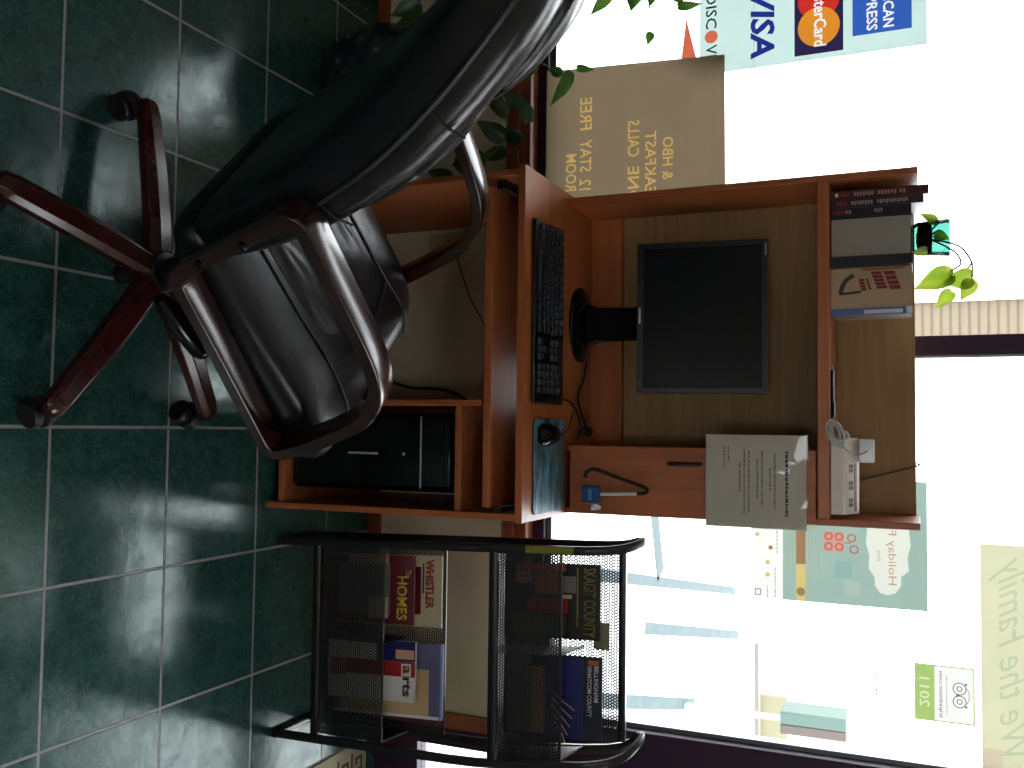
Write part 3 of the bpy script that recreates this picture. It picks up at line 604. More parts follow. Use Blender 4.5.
for pts, (bse, dr, nr, ln, w) in (
        ([(-0.46, 2.41, JZ+0.04), (-0.44, 2.41, JZ+0.10), (-0.40, 2.42, JZ+0.128), (-0.365, 2.42, JZ+0.128)], ((-0.365, 2.42, JZ+0.128), (0.15, -0.1, -1), (0.1, -1, 0.1), 0.062, 0.052)),
        ([(-0.46, 2.41, JZ+0.04), (-0.43, 2.42, JZ+0.09), (-0.40, 2.42, JZ+0.105), (-0.385, 2.42, JZ+0.085)], ((-0.372, 2.42, JZ+0.085), (0.25, 0, -1), (-0.3, -1, 0.1), 0.085, 0.060)),
        ([(-0.40, 2.42, JZ+0.128), (-0.375, 2.44, JZ+0.11)], ((-0.360, 2.43, JZ+0.125), (0.9, 0, -0.3), (0.2, -1, 0.4), 0.05, 0.042)),
        ([(-0.385, 2.42, JZ+0.085), (-0.35, 2.44, JZ+0.08)], ((-0.335, 2.44, JZ+0.085), (0.6, 0, -0.6), (-0.1, -1, 0), 0.05, 0.035)),
        ([(-0.45, 2.41, JZ+0.04), (-0.425, 2.40, JZ+0.03)], ((-0.428, 2.375, JZ+0.03), (0.2, -0.2, -1), (0.4, -1, 0), 0.03, 0.024)),
        ([(-0.48, 2.41, JZ+0.04), (-0.50, 2.40, JZ+0.06)], ((-0.495, 2.39, JZ+0.05), (-0.6, -0.3, -0.7), (-0.4, -1, 0.2), 0.04, 0.028)),
        ([(-0.47, 2.41, JZ+0.04), (-0.475, 2.40, JZ+0.05)], ((-0.47, 2.40, JZ+0.05), (0.3, -0.2, 0.6), (0, -1, 0.2), 0.035, 0.026))):
    js.tube(arc(pts, 4), 0.0024, 6); leaf(jl, bse, dr, nr, ln, w)
js.build('stem', 'stem', jar); jl.build('foliage', 'leafy', jar)
# power strip with adapter and tied cord
ps = thing('power_strip', (0.10, 2.33, SZ), 'white outlet strip with dark sockets on the right end of the hutch shelf', 'power strip')
PX0, PX1 = 0.016, 0.196
prof = [(2.315, SZ+0.0005), (2.312, SZ+0.030), (2.318, SZ+0.037), (2.372, SZ+0.062), (2.380, SZ+0.058), (2.380, SZ+0.0005)]
MB().prism(prof, PX0, PX1, lambda a, b_, c: (c, a, b_)).build('housing', 'white', ps, bevel=0.003)
tn = Vector((0, 0.054, 0.025)).normalized(); nn_ = Vector((0, -0.025, 0.054)).normalized()
for k in range(3):
    c = Vector((0.088+k*0.040, 2.335, SZ+0.045)); q = MB()
    for e_ in (-0.0075, 0.0035):
        a = c+Vector((e_-0.0022, 0, 0)); vs = []
        for dd in (0, 0.0008):
            for uu, vv in ((0, -0.009), (0.0085, -0.009), (0.0085, 0.009), (0, 0.009)): vs.append(a+Vector((uu, 0, 0))+tn*vv+nn_*dd)
        q.add(vs, [(0, 1, 2, 3), (7, 6, 5, 4), (0, 4, 5, 1), (1, 5, 6, 2), (2, 6, 7, 3), (3, 7, 4, 0)])
    a = c+tn*0.0; vs = []
    q.build('socket', 'dslot', ps)
q = MB(); vs = []
for dd in (0, 0.0008):
    for xx, vv in ((0.075, 0.016), (0.190, 0.016), (0.190, 0.026), (0.075, 0.026)): vs.append(Vector((xx, 2.335, SZ+0.045))+tn*vv+nn_*dd)
q.add(vs, [(0, 1, 2, 3), (7, 6, 5, 4), (0, 4, 5, 1), (1, 5, 6, 2), (2, 6, 7, 3), (3, 7, 4, 0)]).build('side_slot', col('brown_slot', (80, 44, 34)), ps)
MB().tube(arc([(0.13, 2.381, SZ+0.03), (0.13, 2.44, SZ+0.03), (0.125, 2.515, SZ+0.05), (0.105, 2.522, SZ+0.12), (0.085, 2.522, SZ+0.187), (0.08, 2.55, SZ+0.192), (0.08, 2.57, SZ+0.15)]), 0.0022, 6).build('supply_cable', col('grey_cable', (90, 80, 74)), ps)
ad = thing('wall_charger', (0.045, 2.35, SZ+0.05), 'bright white plug adapter standing on the outlet strip with its tied-up cord', 'adapter')
MB().prism(rrect(0.018, 0.074, 2.338, 2.378, 0.008), SZ+0.0635, SZ+0.096, lambda a, b_, c: (a, b_, c)).build('adapter_body', 'plug', ad, bevel=0.003)
q = MB()
for k in range(7):
    ph = k*0.9; rr = 0.020+0.003*math.sin(k*2.1)
    q.tube([Vector((0.006+rr*1.5*math.cos(a)*0.9+0.004*math.sin(ph), 2.296+0.006*math.sin(a*2+ph)+k*0.0012, SZ+0.004+0.006*math.cos(ph)+rr*0.62*math.sin(a)+0.010+0.012*math.cos(a)*0.5)) for a in [j*2*PI/18 for j in range(18)]], 0.0021, 5, closed=True)
q.tube(arc([(0.022, 2.30, SZ+0.02), (0.04, 2.295, SZ+0.035), (0.055, 2.30, SZ+0.055), (0.05, 2.33, SZ+0.075), (0.045, 2.337, SZ+0.08)]), 0.0021, 5)
q.tube(arc([(0.010, 2.29, SZ+0.002), (0.022, 2.288, SZ+0.02), (0.014, 2.30, SZ+0.042), (0.0, 2.30, SZ+0.035)]), 0.003, 5)
q.build('tied_cord', 'cord', ad)
pn = thing('ballpoint_pen', (-0.08, 2.33, SZ), 'slim black pen lying on the hutch shelf left of the tied cord', 'pen')
MB().tube([(-0.145, 2.33, SZ+0.0045), (-0.03, 2.335, SZ+0.0045)], 0.0042, 8).build('barrel', 'gloss', pn)
MB().tube([(-0.148, 2.33, SZ+0.0045), (-0.158, 2.3295, SZ+0.004)], 0.0025, 8, taper=[1, 0.3]).build('tip', 'silver', pn)
MB().box(-0.07, -0.035, 2.3325, 2.335, SZ+0.009, SZ+0.0105).build('clip', 'silver', pn)
# chained pen
ph = thing('tethered_pen', (0.17, 2.30, 0.83), 'white pen in a blue holder with black cord stuck to the cabinet door', 'pen')
box('holder', 'bluep', ph, 0.150, 0.192, 2.288, 2.3075, 0.808, 0.856, 0.004)
box('holder_label', 'bluel', ph, 0.157, 0.186, 2.2868, 2.288, 0.826, 0.836, 0)
MB().tube([(0.170, 2.298, 0.856), (0.165, 2.296, 0.955)], 0.0045, 10).build('pen_barrel', 'pen', ph)
MB().tube(arc([(0.165, 2.296, 0.953), (0.164, 2.294, 0.972), (0.156, 2.292, 0.982), (0.148, 2.294, 0.972), (0.140, 2.298, 0.945), (0.128, 2.300, 0.905), (0.116, 2.300, 0.870), (0.108, 2.300, 0.845), (0.108, 2.300, 0.828), (0.118, 2.300, 0.815), (0.128, 2.302, 0.814)]), 0.0045, 7).build('pen_cord', 'blackcord', ph)

# notice in plastic sleeve
nt_ = thing('paper_notice', (0.125, 2.29, 1.36), 'printed paper notice in a clear plastic sleeve hanging over the cabinet door', 'paper')
NX0, NX1, NZ0, NZ1 = 0.012, 0.236, 1.128, 1.366
def sheet(name, m, par, x0, x1, z0, z1, yf, amp=0.002, th=0.0006, n=10):
    fr_ = []; bk = []
    for j in range(n+1):
        for i in range(n+1):
            x = x0+(x1-x0)*i/n; z = z0+(z1-z0)*j/n; y_ = yf+amp*math.sin(i*0.9+j*0.5)*math.cos(j*0.7)
            fr_.append((x, y_, z)); bk.append((x, y_+th, z))
    N_ = (n+1)*(n+1); fs = []
    for j in range(n):
        for i in range(n):
            a = j*(n+1)+i; fs.append((a, a+1, a+n+2, a+n+1)); fs.append((a+N_, a+n+1+N_, a+n+2+N_, a+1+N_))
    bd = [i for i in range(n+1)]+[j*(n+1)+n for j in range(1, n+1)]+[n*(n+1)+i for i in range(n-1, -1, -1)]+[j*(n+1) for j in range(n-1, 0, -1)]
    for k in range(len(bd)): a, b_ = bd[k], bd[(k+1) % len(bd)]; fs.append((a, a+N_, b_+N_, b_))
    return MB().add(fr_+bk, fs, True).build(name, m, par)
sheet('paper_sheet', 'sleeve', nt_, NX0, NX1, NZ0, NZ1, 2.2965, 0.0015)
sheet('plastic_sleeve', 'film', nt_, NX0-0.002, NX1+0.002, NZ0-0.002, NZ1+0.004, 2.2945, 0.002)
def textlines(par, m, lines, yf, name='printed_text', seed=1):
    rnd = random.Random(seed); q = MB()
    for x0, x1, z, h in lines:
        x = x0
        while x < x1:
            w = rnd.uniform(0.004, 0.012); e_ = min(x+w, x1); q.box(x, e_, yf-0.0004, yf, z, z+h*rnd.uniform(0.7, 1.0)); x = e_+0.0022
    return q.build(name, m, par)
textlines(nt_, 'ink', [(0.05, 0.205, 1.318, 0.007)], 2.2943, 'heading_text')
textlines(nt_, 'inkl', [(0.055, 0.19, 1.292, 0.0035), (0.09, 0.145, 1.281, 0.0035), (0.05, 0.185, 1.262, 0.0035), (0.07, 0.165, 1.251, 0.0035), (0.05, 0.20, 1.231, 0.0035), (0.042, 0.205, 1.220, 0.0035), (0.08, 0.15, 1.209, 0.0035), (0.04, 0.075, 1.182, 0.003), (0.04, 0.095, 1.172, 0.003)], 2.2943)

# ------------------------------------------------------------------ things on the window
from mathutils.geometry import delaunay_2d_cdt
class Print:
    """a flat printed sheet: later shapes replace earlier ones, so every patch is one thickness of paper"""
    def __init__(self): self.lay = []
    def poly(self, name, m, *polys): self.lay.append((name, m, [list(q) for q in polys])); return self
    def rect(self, name, m, x0, x1, z0, z1): return self.poly(name, m, [(x0, z0), (x1, z0), (x1, z1), (x0, z1)])
    def disc(self, name, m, x, z, r, n=24): return self.poly(name, m, [(x+r*math.cos(2*PI*k/n), z+r*math.sin(2*PI*k/n)) for k in range(n)])
    def ring(self, name, m, x, z, r, w, n=20):
        P = lambda rr, k: (x+rr*math.cos(2*PI*k/n), z+rr*math.sin(2*PI*k/n))
        return self.poly(name, m, *[[P(r-w, k), P(r+w, k), P(r+w, k+1), P(r-w, k+1)] for k in range(n)])
    def bars(self, name, m, lines, seed=1):
        rnd = random.Random(seed); ps = []
        for x0, x1, z, h in lines:
            x = x0
            while x < x1:
                e_ = min(x+rnd.uniform(0.005, 0.012), x1); hh = h*rnd.uniform(0.7, 1.0); ps.append([(x, z), (e_, z), (e_, z+hh), (x, z+hh)]); x = e_+0.0025
        return self.poly(name, m, *ps)
    def text(self, name, m, s, x, z, w, h, mirror=False, bold=0.0, shear=0.0):
        cu = bpy.data.curves.new('t', 'FONT'); cu.body = s; cu.size = 1; cu.offset = bold; cu.shear = shear; cu.resolution_u = 2
        to = bpy.data.objects.new('t', cu); COL.objects.link(to); bpy.context.view_layer.update()
        me = bpy.data.meshes.new_from_object(to); bpy.data.objects.remove(to); bpy.data.curves.remove(cu)
        xs = [v.co.x for v in me.vertices]; ys = [v.co.y for v in me.vertices]; x0, x1, y0, y1 = min(xs), max(xs), min(ys), max(ys)
        sx = -1 if mirror else 1
        f = lambda c: (x+sx*(c.x-x0)/(x1-x0)*w, z+(c.y-y0)/(y1-y0)*h)
        ps = [[f(me.vertices[i].co) for i in pl.vertices] for pl in me.polygons]
        bpy.data.meshes.remove(me); self.lay.append((name, m, ps)); return self
    def build(self, parent, fn):
        vs = []; fs = []; own = []
        for li, (nm, m, polys) in enumerate(self.lay):
            for q in polys:
                a = sum(q[i][0]*q[(i+1) % len(q)][1]-q[(i+1) % len(q)][0]*q[i][1] for i in range(len(q)))
                if abs(a) < 1e-10: continue
                if a < 0: q = q[::-1]
                n = len(vs); vs += [Vector((c[0]*10, c[1]*10)) for c in q]; fs.append(list(range(n, n+len(q)))); own.append(li)
        v2, e2, f2, ov, oe, of = delaunay_2d_cdt(vs, [], fs, 0, 1e-5)
        off = Vector((0, 0, 0)); q = parent
        while q is not None: off += Vector(q.location); q = q.parent
        groups = {}
        for f, o in zip(f2, of):
            if o: groups.setdefault(max(own[i] for i in o), []).append(f)
        for li, faces in sorted(groups.items()):
            idx = {}; vv = []; ff = []
            for f in faces:
                g = []
                for i in f:
                    if i not in idx: idx[i] = len(vv); vv.append(Vector(fn(v2[i].x/10, v2[i].y/10))-off)
                    g.append(idx[i])
                ff.append(g)
            me = bpy.data.meshes.new(self.lay[li][0]); me.from_pydata(vv, [], ff); m = self.lay[li][1]; me.materials.append(MT[m] if isinstance(m, str) else m)
            o = bpy.data.objects.new(self.lay[li][0], me); COL.objects.link(o); o.parent = parent
MT['kraft'] = paper('translucent_brown_sign', lp(146, 128, 102)); MT['kraftl'] = paper('sign_letter_film', lp(226, 184, 108))
PM = lambda n, c, k=1.0: pcol(n, c, k)
GX = GY+0.0085
glassfn = lambda x, z: (x, GX, z)
sg = thing('lettered_sign', (-0.8, 2.60, 0.58), 'brown translucent sign with mirrored yellow lettering leaning in the window left of the desk', 'sign')
P_ = Print().poly('sign_board', 'kraft', [(-1.085, 0.579), (-0.25, 0.579), (-0.25, 1.118), (-1.068, 1.112)])
for s, xl, xr, z0, z1 in (('ROOM', -0.710, -0.822, 0.642, 0.676), ('12', -0.710, -0.742, 0.686, 0.722), ('STAY', -0.765, -0.862, 0.686, 0.722), ('FREE', -0.892, -0.990, 0.686, 0.722),
                          ('PHONE', -0.590, -0.768, 0.832, 0.867), ('CALLS', -0.797, -0.905, 0.832, 0.867), ('BREAKFAST', -0.63, -0.868, 0.884, 0.917), ('& HBO', -0.722, -0.847, 0.935, 0.967)):
    P_.text('lettering', 'kraftl', s, xl, z0, xl-xr, z1-z0, True, 0.012)
P_.build(sg, lambda x, z: (x, 2.592+(z-0.56)*0.05, z))
cards = thing('card_decal', (-1.4, GY, 1.3), 'window decal panel listing the accepted payment cards at upper left', 'decal')
CX = -1.355
P_ = Print().rect('decal_sheet', PM('decal_pale', (222, 248, 242), 1.15), CX, -1.035, 1.030, 1.64)
P_.rect('panel_edge', PM('decal_line', (190, 214, 212)), CX, -1.035, 1.185, 1.187)
P_.text('discover_text', PM('decal_black', (40, 44, 50)), 'DISC', -1.275, 1.048, 0.105, 0.032, False, 0.01)
P_.disc('discover_circle', PM('decal_orange', (240, 122, 88)), -1.146, 1.064, 0.019)
P_.text('discover_text', 'decal_black', 'VER', -1.122, 1.048, 0.078, 0.032, False, 0.01)
P_.text('visa_text', PM('decal_blue', (44, 56, 150)), 'VISA', -1.262, 1.176, 0.20, 0.068, False, 0.03, 0.15)
P_.rect('mastercard_panel', PM('decal_navy', (52, 44, 84)), -1.285, -1.052, 1.298, 1.428)
P_.disc('red_circle', PM('decal_red', (228, 58, 46)), -1.205, 1.363, 0.056, 32)
P_.disc('orange_circle', PM('decal_amber', (250, 160, 50)), -1.128, 1.363, 0.056, 32)
P_.text('mastercard_text', PM('decal_white', (252, 252, 255), 1.2), 'MasterCard', -1.262, 1.350, 0.190, 0.034, False, 0.02)
P_.rect('express_panel', PM('decal_azure', (60, 108, 200)), -1.30, -1.086, 1.452, 1.602)
P_.text('express_text', 'decal_white', 'AMERICAN', -1.270, 1.530, 0.172, 0.028, False, 0.02)
P_.text('express_text', 'decal_white', 'EXPRESS', -1.240, 1.488, 0.145, 0.028, False, 0.02)
P_.build(cards, glassfn)
tri = thing('triangle_decal', (-1.1, GY, 1.0), 'orange-red triangular window decal just below the payment card panel', 'decal')
Print().poly('triangle_sheet', 'decal_orange', [(-1.215, 0.990), (-1.06, 0.972), (-1.06, 1.028)]).build(tri, glassfn)
hp = thing('window_poster', (0.4, GY, 1.4), 'pale teal holiday poster with red gift drawing, taped to the window right of the desk', 'poster')
PX_A, PX_B = 0.13, 0.466
P_ = Print().rect('poster_sheet', PM('poster_white', (254, 254, 250), 1.25), PX_A, PX_B, 1.18, 1.265)
P_.rect('poster_sheet', PM('poster_teal', (184, 212, 200)), PX_A, PX_B, 1.265, 1.630)
P_.rect('photo_strip', PM('poster_brown', (186, 144, 104)), PX_A, 0.365, 1.300, 1.325)
P_.rect('photo_strip', PM('poster_cookie', (246, 222, 140)), 0.365, PX_B-0.002, 1.300, 1.325)
P_.disc('cookie', PM('poster_cream', (250, 232, 160)), 0.392, 1.3125, 0.011); P_.ring('cookie_ring', PM('poster_amber', (236, 200, 110)), 0.392, 1.3125, 0.006, 0.001); P_.disc('cookie', PM('poster_grey', (170, 152, 116)), 0.440, 1.3125, 0.0115)
poly = [(0.13, 1.480), (0.24, 1.484), (0.30, 1.480), (0.33, 1.488), (0.365, 1.486), (0.385, 1.500), (0.41, 1.502), (0.428, 1.515), (0.432, 1.533), (0.425, 1.552), (0.405, 1.566), (0.382, 1.566), (0.365, 1.585), (0.33, 1.582), (0.30, 1.590), (0.24, 1.584), (0.13, 1.588)]
P_.poly('title_panel', PM('poster_ivory', (250, 252, 238), 1.1), poly)
P_.text('poster_title', PM('poster_ink_red', (222, 176, 150)), 'Holiday Festival', 0.404, 1.529, 0.24, 0.026, True)
P_.text('poster_title', PM('poster_ink_grey', (190, 200, 176)), 'Arts', 0.345, 1.507, 0.03, 0.010, True)
P_.rect('poster_block', PM('poster_mint', (168, 206, 198)), 0.35, 0.395, 1.40, 1.445); P_.rect('poster_block', PM('poster_mint2', (196, 218, 204)), 0.40, 0.44, 1.425, 1.465)
P_.rect('gift_drawing', PM('poster_pink', (236, 180, 162)), 0.272, 0.325, 1.372, 1.425)
for gx, gz in ((0.285, 1.385), (0.312, 1.385), (0.285, 1.412), (0.312, 1.412)): P_.ring('gift_drawing', PM('poster_red', (224, 128, 112)), gx, gz, 0.009, 0.0025, 12)
for a0 in (-1, 1): P_.ring('bow_drawing', PM('poster_rose', (212, 128, 124)), 0.302+a0*0.015, 1.447+0.003*a0, 0.010, 0.002, 12)
P_.rect('bow_drawing', 'poster_rose', 0.299, 0.302, 1.425, 1.442)
P_.bars('poster_text', 'poster_ink_grey', [(0.20, 0.40, 1.358, 0.003), (0.20, 0.39, 1.350, 0.003), (0.18, 0.43, 1.340, 0.003), (0.18, 0.42, 1.332, 0.002), (0.20, 0.41, 1.290, 0.003), (0.20, 0.40, 1.281, 0.003), (0.22, 0.38, 1.272, 0.002), (0.43, 0.464, 1.222, 0.003), (0.38, 0.46, 1.243, 0.003), (0.24, 0.34, 1.248, 0.003)], 4)
for x, z, mm in ((0.29, 1.196, 'poster_cookie'), (0.325, 1.232, 'poster_brown'), (0.366, 1.224, 'poster_cookie'), (0.40, 1.224, 'poster_cookie')): P_.disc('icon', mm, x, z, 0.006, 10)
P_.rect('logo_box', 'poster_grey', 0.440, 0.458, 1.190, 1.206); P_.rect('logo_box', 'poster_white', 0.4425, 0.4555, 1.1925, 1.2035)
P_.build(hp, glassfn)
aw = thing('award_sticker', (0.67, GY, 1.66), 'green and white 2011 award sticker with an owl face, right part of the window', 'sticker')
AX0, AX1, AZ0, AZ1 = 0.600, 0.745, 1.596, 1.738
P_ = Print().rect('sticker_border', PM('st_green', (214, 232, 166)), AX0, AX1, AZ0, AZ1)
P_.rect('green_band', PM('st_band', (196, 228, 136)), AX0+0.001, AX1-0.001, AZ0+0.001, AZ0+0.046)
P_.rect('white_field', PM('st_white', (254, 254, 250), 1.25), AX0+0.004, AX1-0.004, AZ0+0.048, AZ1-0.004)
P_.text('year_text', PM('st_pale', (240, 250, 206), 1.1), '2011', 0.710, AZ0+0.012, 0.075, 0.024, True, 0.01)
P_.text('tripadvisor_text', PM('st_ink', (150, 130, 124)), 'tripadvisor.com', 0.733, AZ0+0.056, 0.118, 0.012, True, 0.01)
P_.bars('sticker_text', 'st_green', [(0.625, 0.725, AZ0+0.075, 0.003)], 6)
for cx in (0.6555, 0.688):
    P_.ring('owl_drawing', 'st_ink', cx, AZ0+0.106, 0.0150, 0.0012); P_.ring('owl_drawing', 'st_ink', cx, AZ0+0.106, 0.006, 0.0012, 12)
    P_.disc('owl_drawing', 'st_ink', cx+(-0.012 if cx < 0.67 else 0.012), AZ0+0.121, 0.003, 8)
P_.disc('owl_drawing', 'st_ink', 0.672, AZ0+0.102, 0.004, 8)
P_.poly('owl_drawing', 'st_ink', *[[(0.652+k*0.005, AZ0+0.122+0.006*math.sin(PI*k/8)), (0.657+k*0.005, AZ0+0.122+0.006*math.sin(PI*(k+1)/8)), (0.657+k*0.005, AZ0+0.1235+0.006*math.sin(PI*(k+1)/8)), (0.652+k*0.005, AZ0+0.1235+0.006*math.sin(PI*k/8))] for k in range(8)])
P_.build(aw, glassfn)
yb = thing('window_banner', (0.6, GY, 1.76), 'pale yellow banner with faint mirrored script across the top right of the window', 'banner')
P_ = Print().rect('banner_sheet', PM('ban_yellow', (254, 252, 212), 1.02), 0.283, 0.856, 1.752, 2.25)
P_.rect('banner_edge', PM('ban_edge', (252, 236, 204)), 0.795, 0.856, 1.7525, 1.80)
P_.text('script_text', PM('ban_ink', (226, 236, 200)), 'We the Family', 0.81, 1.772, 0.50, 0.085, True, 0.0, 0.6)
P_.build(yb, glassfn)
sd = thing('small_decal', (0.67, GY, 1.505), 'tiny row of grey mirrored print on the glass below the green award sticker', 'decal')
Print().bars('decal_print', PM('dec_grey', (190, 180, 190)), [(0.636, 0.70, 1.501, 0.006)], 8).build(sd, glassfn)

# outside objects beyond the window
nb = thing('newspaper_box', (2.13, 7.1, -0.02), 'teal and brown box standing outside, right edge of the window', 'street box')
box('box_body', mat('teal_enamel', tuple(KL*v for v in (0.08, 0.15, 0.125)), 0.6), nb, 2.02, 2.11, 7.0, 7.3, 0.70, 1.15, 0.01)
box('box_panel', mat('brown_enamel', tuple(KL*v for v in (0.10, 0.075, 0.065)), 0.6), nb, 2.1105, 2.18, 7.0, 7.3, 0.70, 1.15, 0.01)
box('box_post', mat('pale_post', (0.5, 0.48, 0.4), 0.6), nb, 2.09, 2.12, 7.1, 7.16, -0.02, 0.70, 0.004)
nw = thing('low_yellow_wall', (2.4, 8.6, -0.02), 'pale yellow board fence outside beside the teal box', 'fence')
box('fence_panel', mat('yellow_board', tuple(KL*v for v in (0.26, 0.245, 0.15)), 0.8), nw, 2.36, 2.75, 8.6, 8.66, 0.32, 0.55)
box('fence_rail', mat('grey_board', tuple(KL*v for v in (0.2, 0.19, 0.17)), 0.8), nw, 1.9, 2.75, 8.55, 8.6, 0.28, 0.315)

# ------------------------------------------------------------------ magazine rack
rk = thing('magazine_rack', (0.57, 2.16, 0), 'black wire-mesh magazine rack on the floor right of the desk, two baskets', 'magazine rack')
def S(x, y_, z):    # the side frames lean in a little toward the top
    k = (x-0.315)/0.515; return Vector((x+0.004*k-z*(0.030-0.010*k)-max(0, z-0.65)*0.11*k-(y_-2.1)*(0.12+0.22*k)*max(0, z-0.9)*10*0.9, y_, z))
def frame(x):
    q = MB(); pts = [S(x, 2.255, 0.012), S(x, 2.25, 0.3), S(x, 2.245, 0.60), S(x, 2.238, 0.90), S(x, 2.232, 0.975), S(x, 2.215, 0.992), S(x, 2.16, 0.975), S(x, 2.125, 0.945), S(x, 2.108, 0.905), S(x, 2.100, 0.85), S(x, 2.098, 0.6), S(x, 2.096, 0.3), S(x, 2.096, 0.012)]
    q.sweep(arc(pts, 4), (1, 0, 0), 0.0105, 0.006)
    q.sweep([S(x, 2.262, 0.007), S(x, 2.088, 0.007)], (1, 0, 0), 0.010, 0.007)
    q.build('side_frame', 'rack', rk)
frame(0.318); frame(0.832)
def basket(zf, zb, zlip, ztop, sx):
    xa, xb = 0.330, 0.820; YF, YB = 2.108, 2.205
    b_ = MB()
    b_.sweep([S(xa-0.004, YF-0.008, zf), S(xb+0.004, YF-0.008, zf)], (0, 0, 1), 0.011, 0.008)
    b_.build('front_bar', 'rack', rk)
    def pan(name, m, P):
        n = (P[1]-P[0]).cross(P[2]-P[0]).normalized()*0.0004
        o = MB().add([v-n for v in P]+[v+n for v in P], [(0, 1, 2, 3), (7, 6, 5, 4), (0, 4, 5, 1), (1, 5, 6, 2), (2, 6, 7, 3), (3, 7, 4, 0)]).build(name, m, rk)
        return o
    pan('front_mesh', 'mesh_xz', [S(xa, YF, zf), S(xb, YF, zf), S(xb, YF, zlip), S(xa, YF, zlip)])
    pan('basket_floor', 'mesh_xy', [S(xa, YF, zf), S(xb, YF, zf), S(xb, YB, zb), S(xa, YB, zb)])
    pan('back_mesh', 'mesh_xz', [S(xa, YB, zb), S(xb, YB, zb), S(xb, YB+0.018, ztop), S(xa, YB+0.018, ztop)])
    for x in (xa, xb): pan('side_mesh', 'mesh_yz', [S(x, YF, zf), S(x, YB, zb), S(x, YB+0.006, zlip+0.02), S(x, YF, zlip)])
    xm = 0.572
    dv_ = pan('divider_mesh', 'mesh_yz', [S(xm, YF, zf), S(xm, YB, zb), S(xm, YB+0.006, zlip+0.02), S(xm, YF, zlip)])
    w = MB(); w.tube([S(xa, YF, zlip), S(xb, YF, zlip)], 0.0028, 6); w.build('lip_wire', 'rack', rk)
    for x in (xa, xb): MB().tube([S(x, YF, zlip), S(x, YB+0.006, zlip+0.02)], 0.0024, 6).build('side_wire', 'rack', rk)
    MB().tube([S(xm, YF, zlip), S(xm, YB+0.006, zlip+0.02)], 0.0024, 6).build('divider_wire', 'rack', rk)
    if sx: MB().sweep([S(xa-0.004, YB+0.02, ztop), S(xb+0.004, YB+0.02, ztop)], (0, 0, 1), 0.009, 0.007).build('top_bar', 'rack', rk)
    else: MB().tube([S(xa, YB+0.018, ztop), S(xb, YB+0.018, ztop)], 0.003, 6).tube([S(xa, YB, zb), S(xa, YB+0.018, ztop)], 0.0025, 6).tube([S(xb, YB, zb), S(xb, YB+0.018, ztop)], 0.0025, 6).build('back_wire', 'rack', rk)
basket(0.130, 0.118, 0.330, 0.452, False)
basket(0.648, 0.636, 0.822, 0.940, True)
MB().sweep([S(0.606, 2.2, 0.0), S(0.606, 2.2, 0.0)], (0, 0, 1), 0.001, 0.001) if False else None
st = MB().box(0, 0.0015, 2.088, 2.1005, 0.735, 0.858); 
for v in st.v: v.x += 0.2825+0.0005-(v.z-0.735)*0.03+0.0
tg = MB().box(0.2865, 0.3035, 2.0895, 2.0905, 0.735, 0.858)
for v in tg.v: v.x -= (v.z-0.735)*0.03
tg = tg.build('frame_sticker', col('olive_label', (120, 122, 40)), rk)

# magazines: a local frame leaning back in the basket
def magazine(name, x0, w, z0, h, y0, cover, label, depth=0.006, back='pagecol'):
    t = thing(name, (x0+w/2, y0, z0), label, 'magazine', group='magazines in the wire rack')
    t['x0'] = 0; del t['x0']
    tilt = 0.06; lean = -0.027
    def P(u, v, d): return Vector((x0+u+v*lean, y0+v*tilt+d, z0+v))
    def q(name_, m, u0, u1, v0, v1, d0, d1):
        vs = [P(a, b_, c) for c in (d0, d1) for b_ in (v0, v1) for a in (u0, u1)]
        return MB().add(vs, [(0, 2, 3, 1), (4, 5, 7, 6), (0, 1, 5, 4), (2, 6, 7, 3), (0, 4, 6, 2), (1, 3, 7, 5)]).build(name_, m, t)
    q('pages', back, 0.001, w-0.001, 0.001, h-0.001, 0.0008, depth-0.0008); q('front_cover', cover, 0, w, 0, h, 0, 0.0007); q('back_cover', cover, 0, w, 0, h, depth-0.0007, depth)
    return t, P, q
def mtext(t, P, s, m, u, v, w, h, bold=0.01, shear=0, spacing=1.0): return text('cover_title', s, m, t, P(u, v, -0.0016), P(1, 0, 0)-P(0, 0, 0), P(0, 1, 0)-P(0, 0, 0), w, h, bold, 0.0004, shear, spacing=spacing)
col('mg_cream', (176, 168, 140), 0.4); col('mg_maroon', (92, 22, 34), 0.35); col('mg_yellow', (206, 176, 50), 0.4); col('mg_red', (150, 28, 36), 0.4); col('mg_grey', (110, 106, 100), 0.4)
col('mg_sky', (98, 94, 130), 0.3); col('mg_sand', (190, 160, 120), 0.4); col('mg_tan', (170, 120, 76), 0.4); col('mg_white', (205, 204, 200), 0.4); col('mg_navy', (26, 28, 50), 0.35); col('mg_black', (20, 20, 18), 0.35)
col('mg_orange', (170, 84, 44), 0.4); col('mg_green', (70, 76, 46), 0.4); col('mg_gold', (120, 110, 44), 0.4); col('mg_skin', (196, 150, 120), 0.5); col('mg_pink', (176, 90, 96)); col('mg_blue', (130, 150, 200)); col('mg_deep', (30, 34, 90), 0.3)
t, P, q = magazine('magazine', 0.352, 0.188, 0.135, 0.318, 2.178, 'mg_cream', 'cream visitor magazine with red lettering at the back of the lower left basket')
mtext(t, P, 'WHISTLER', 'mg_red', 0.010, 0.272, 0.130, 0.024, 0.035)
q('cover_photo', 'mg_maroon', 0.03, 0.155, 0.16, 0.258, -0.0012, -0.0004); q('subtitle_bar', 'mg_maroon', 0.02, 0.10, 0.262, 0.267, -0.0012, -0.0004); q('cover_photo', 'mg_grey', 0.06, 0.15, 0.05, 0.15, -0.0012, -0.0004)
t, P, q = magazine('magazine', 0.352, 0.180, 0.133, 0.255, 2.150, 'mg_maroon', 'maroon property magazine with yellow lettering, front of the lower left basket')
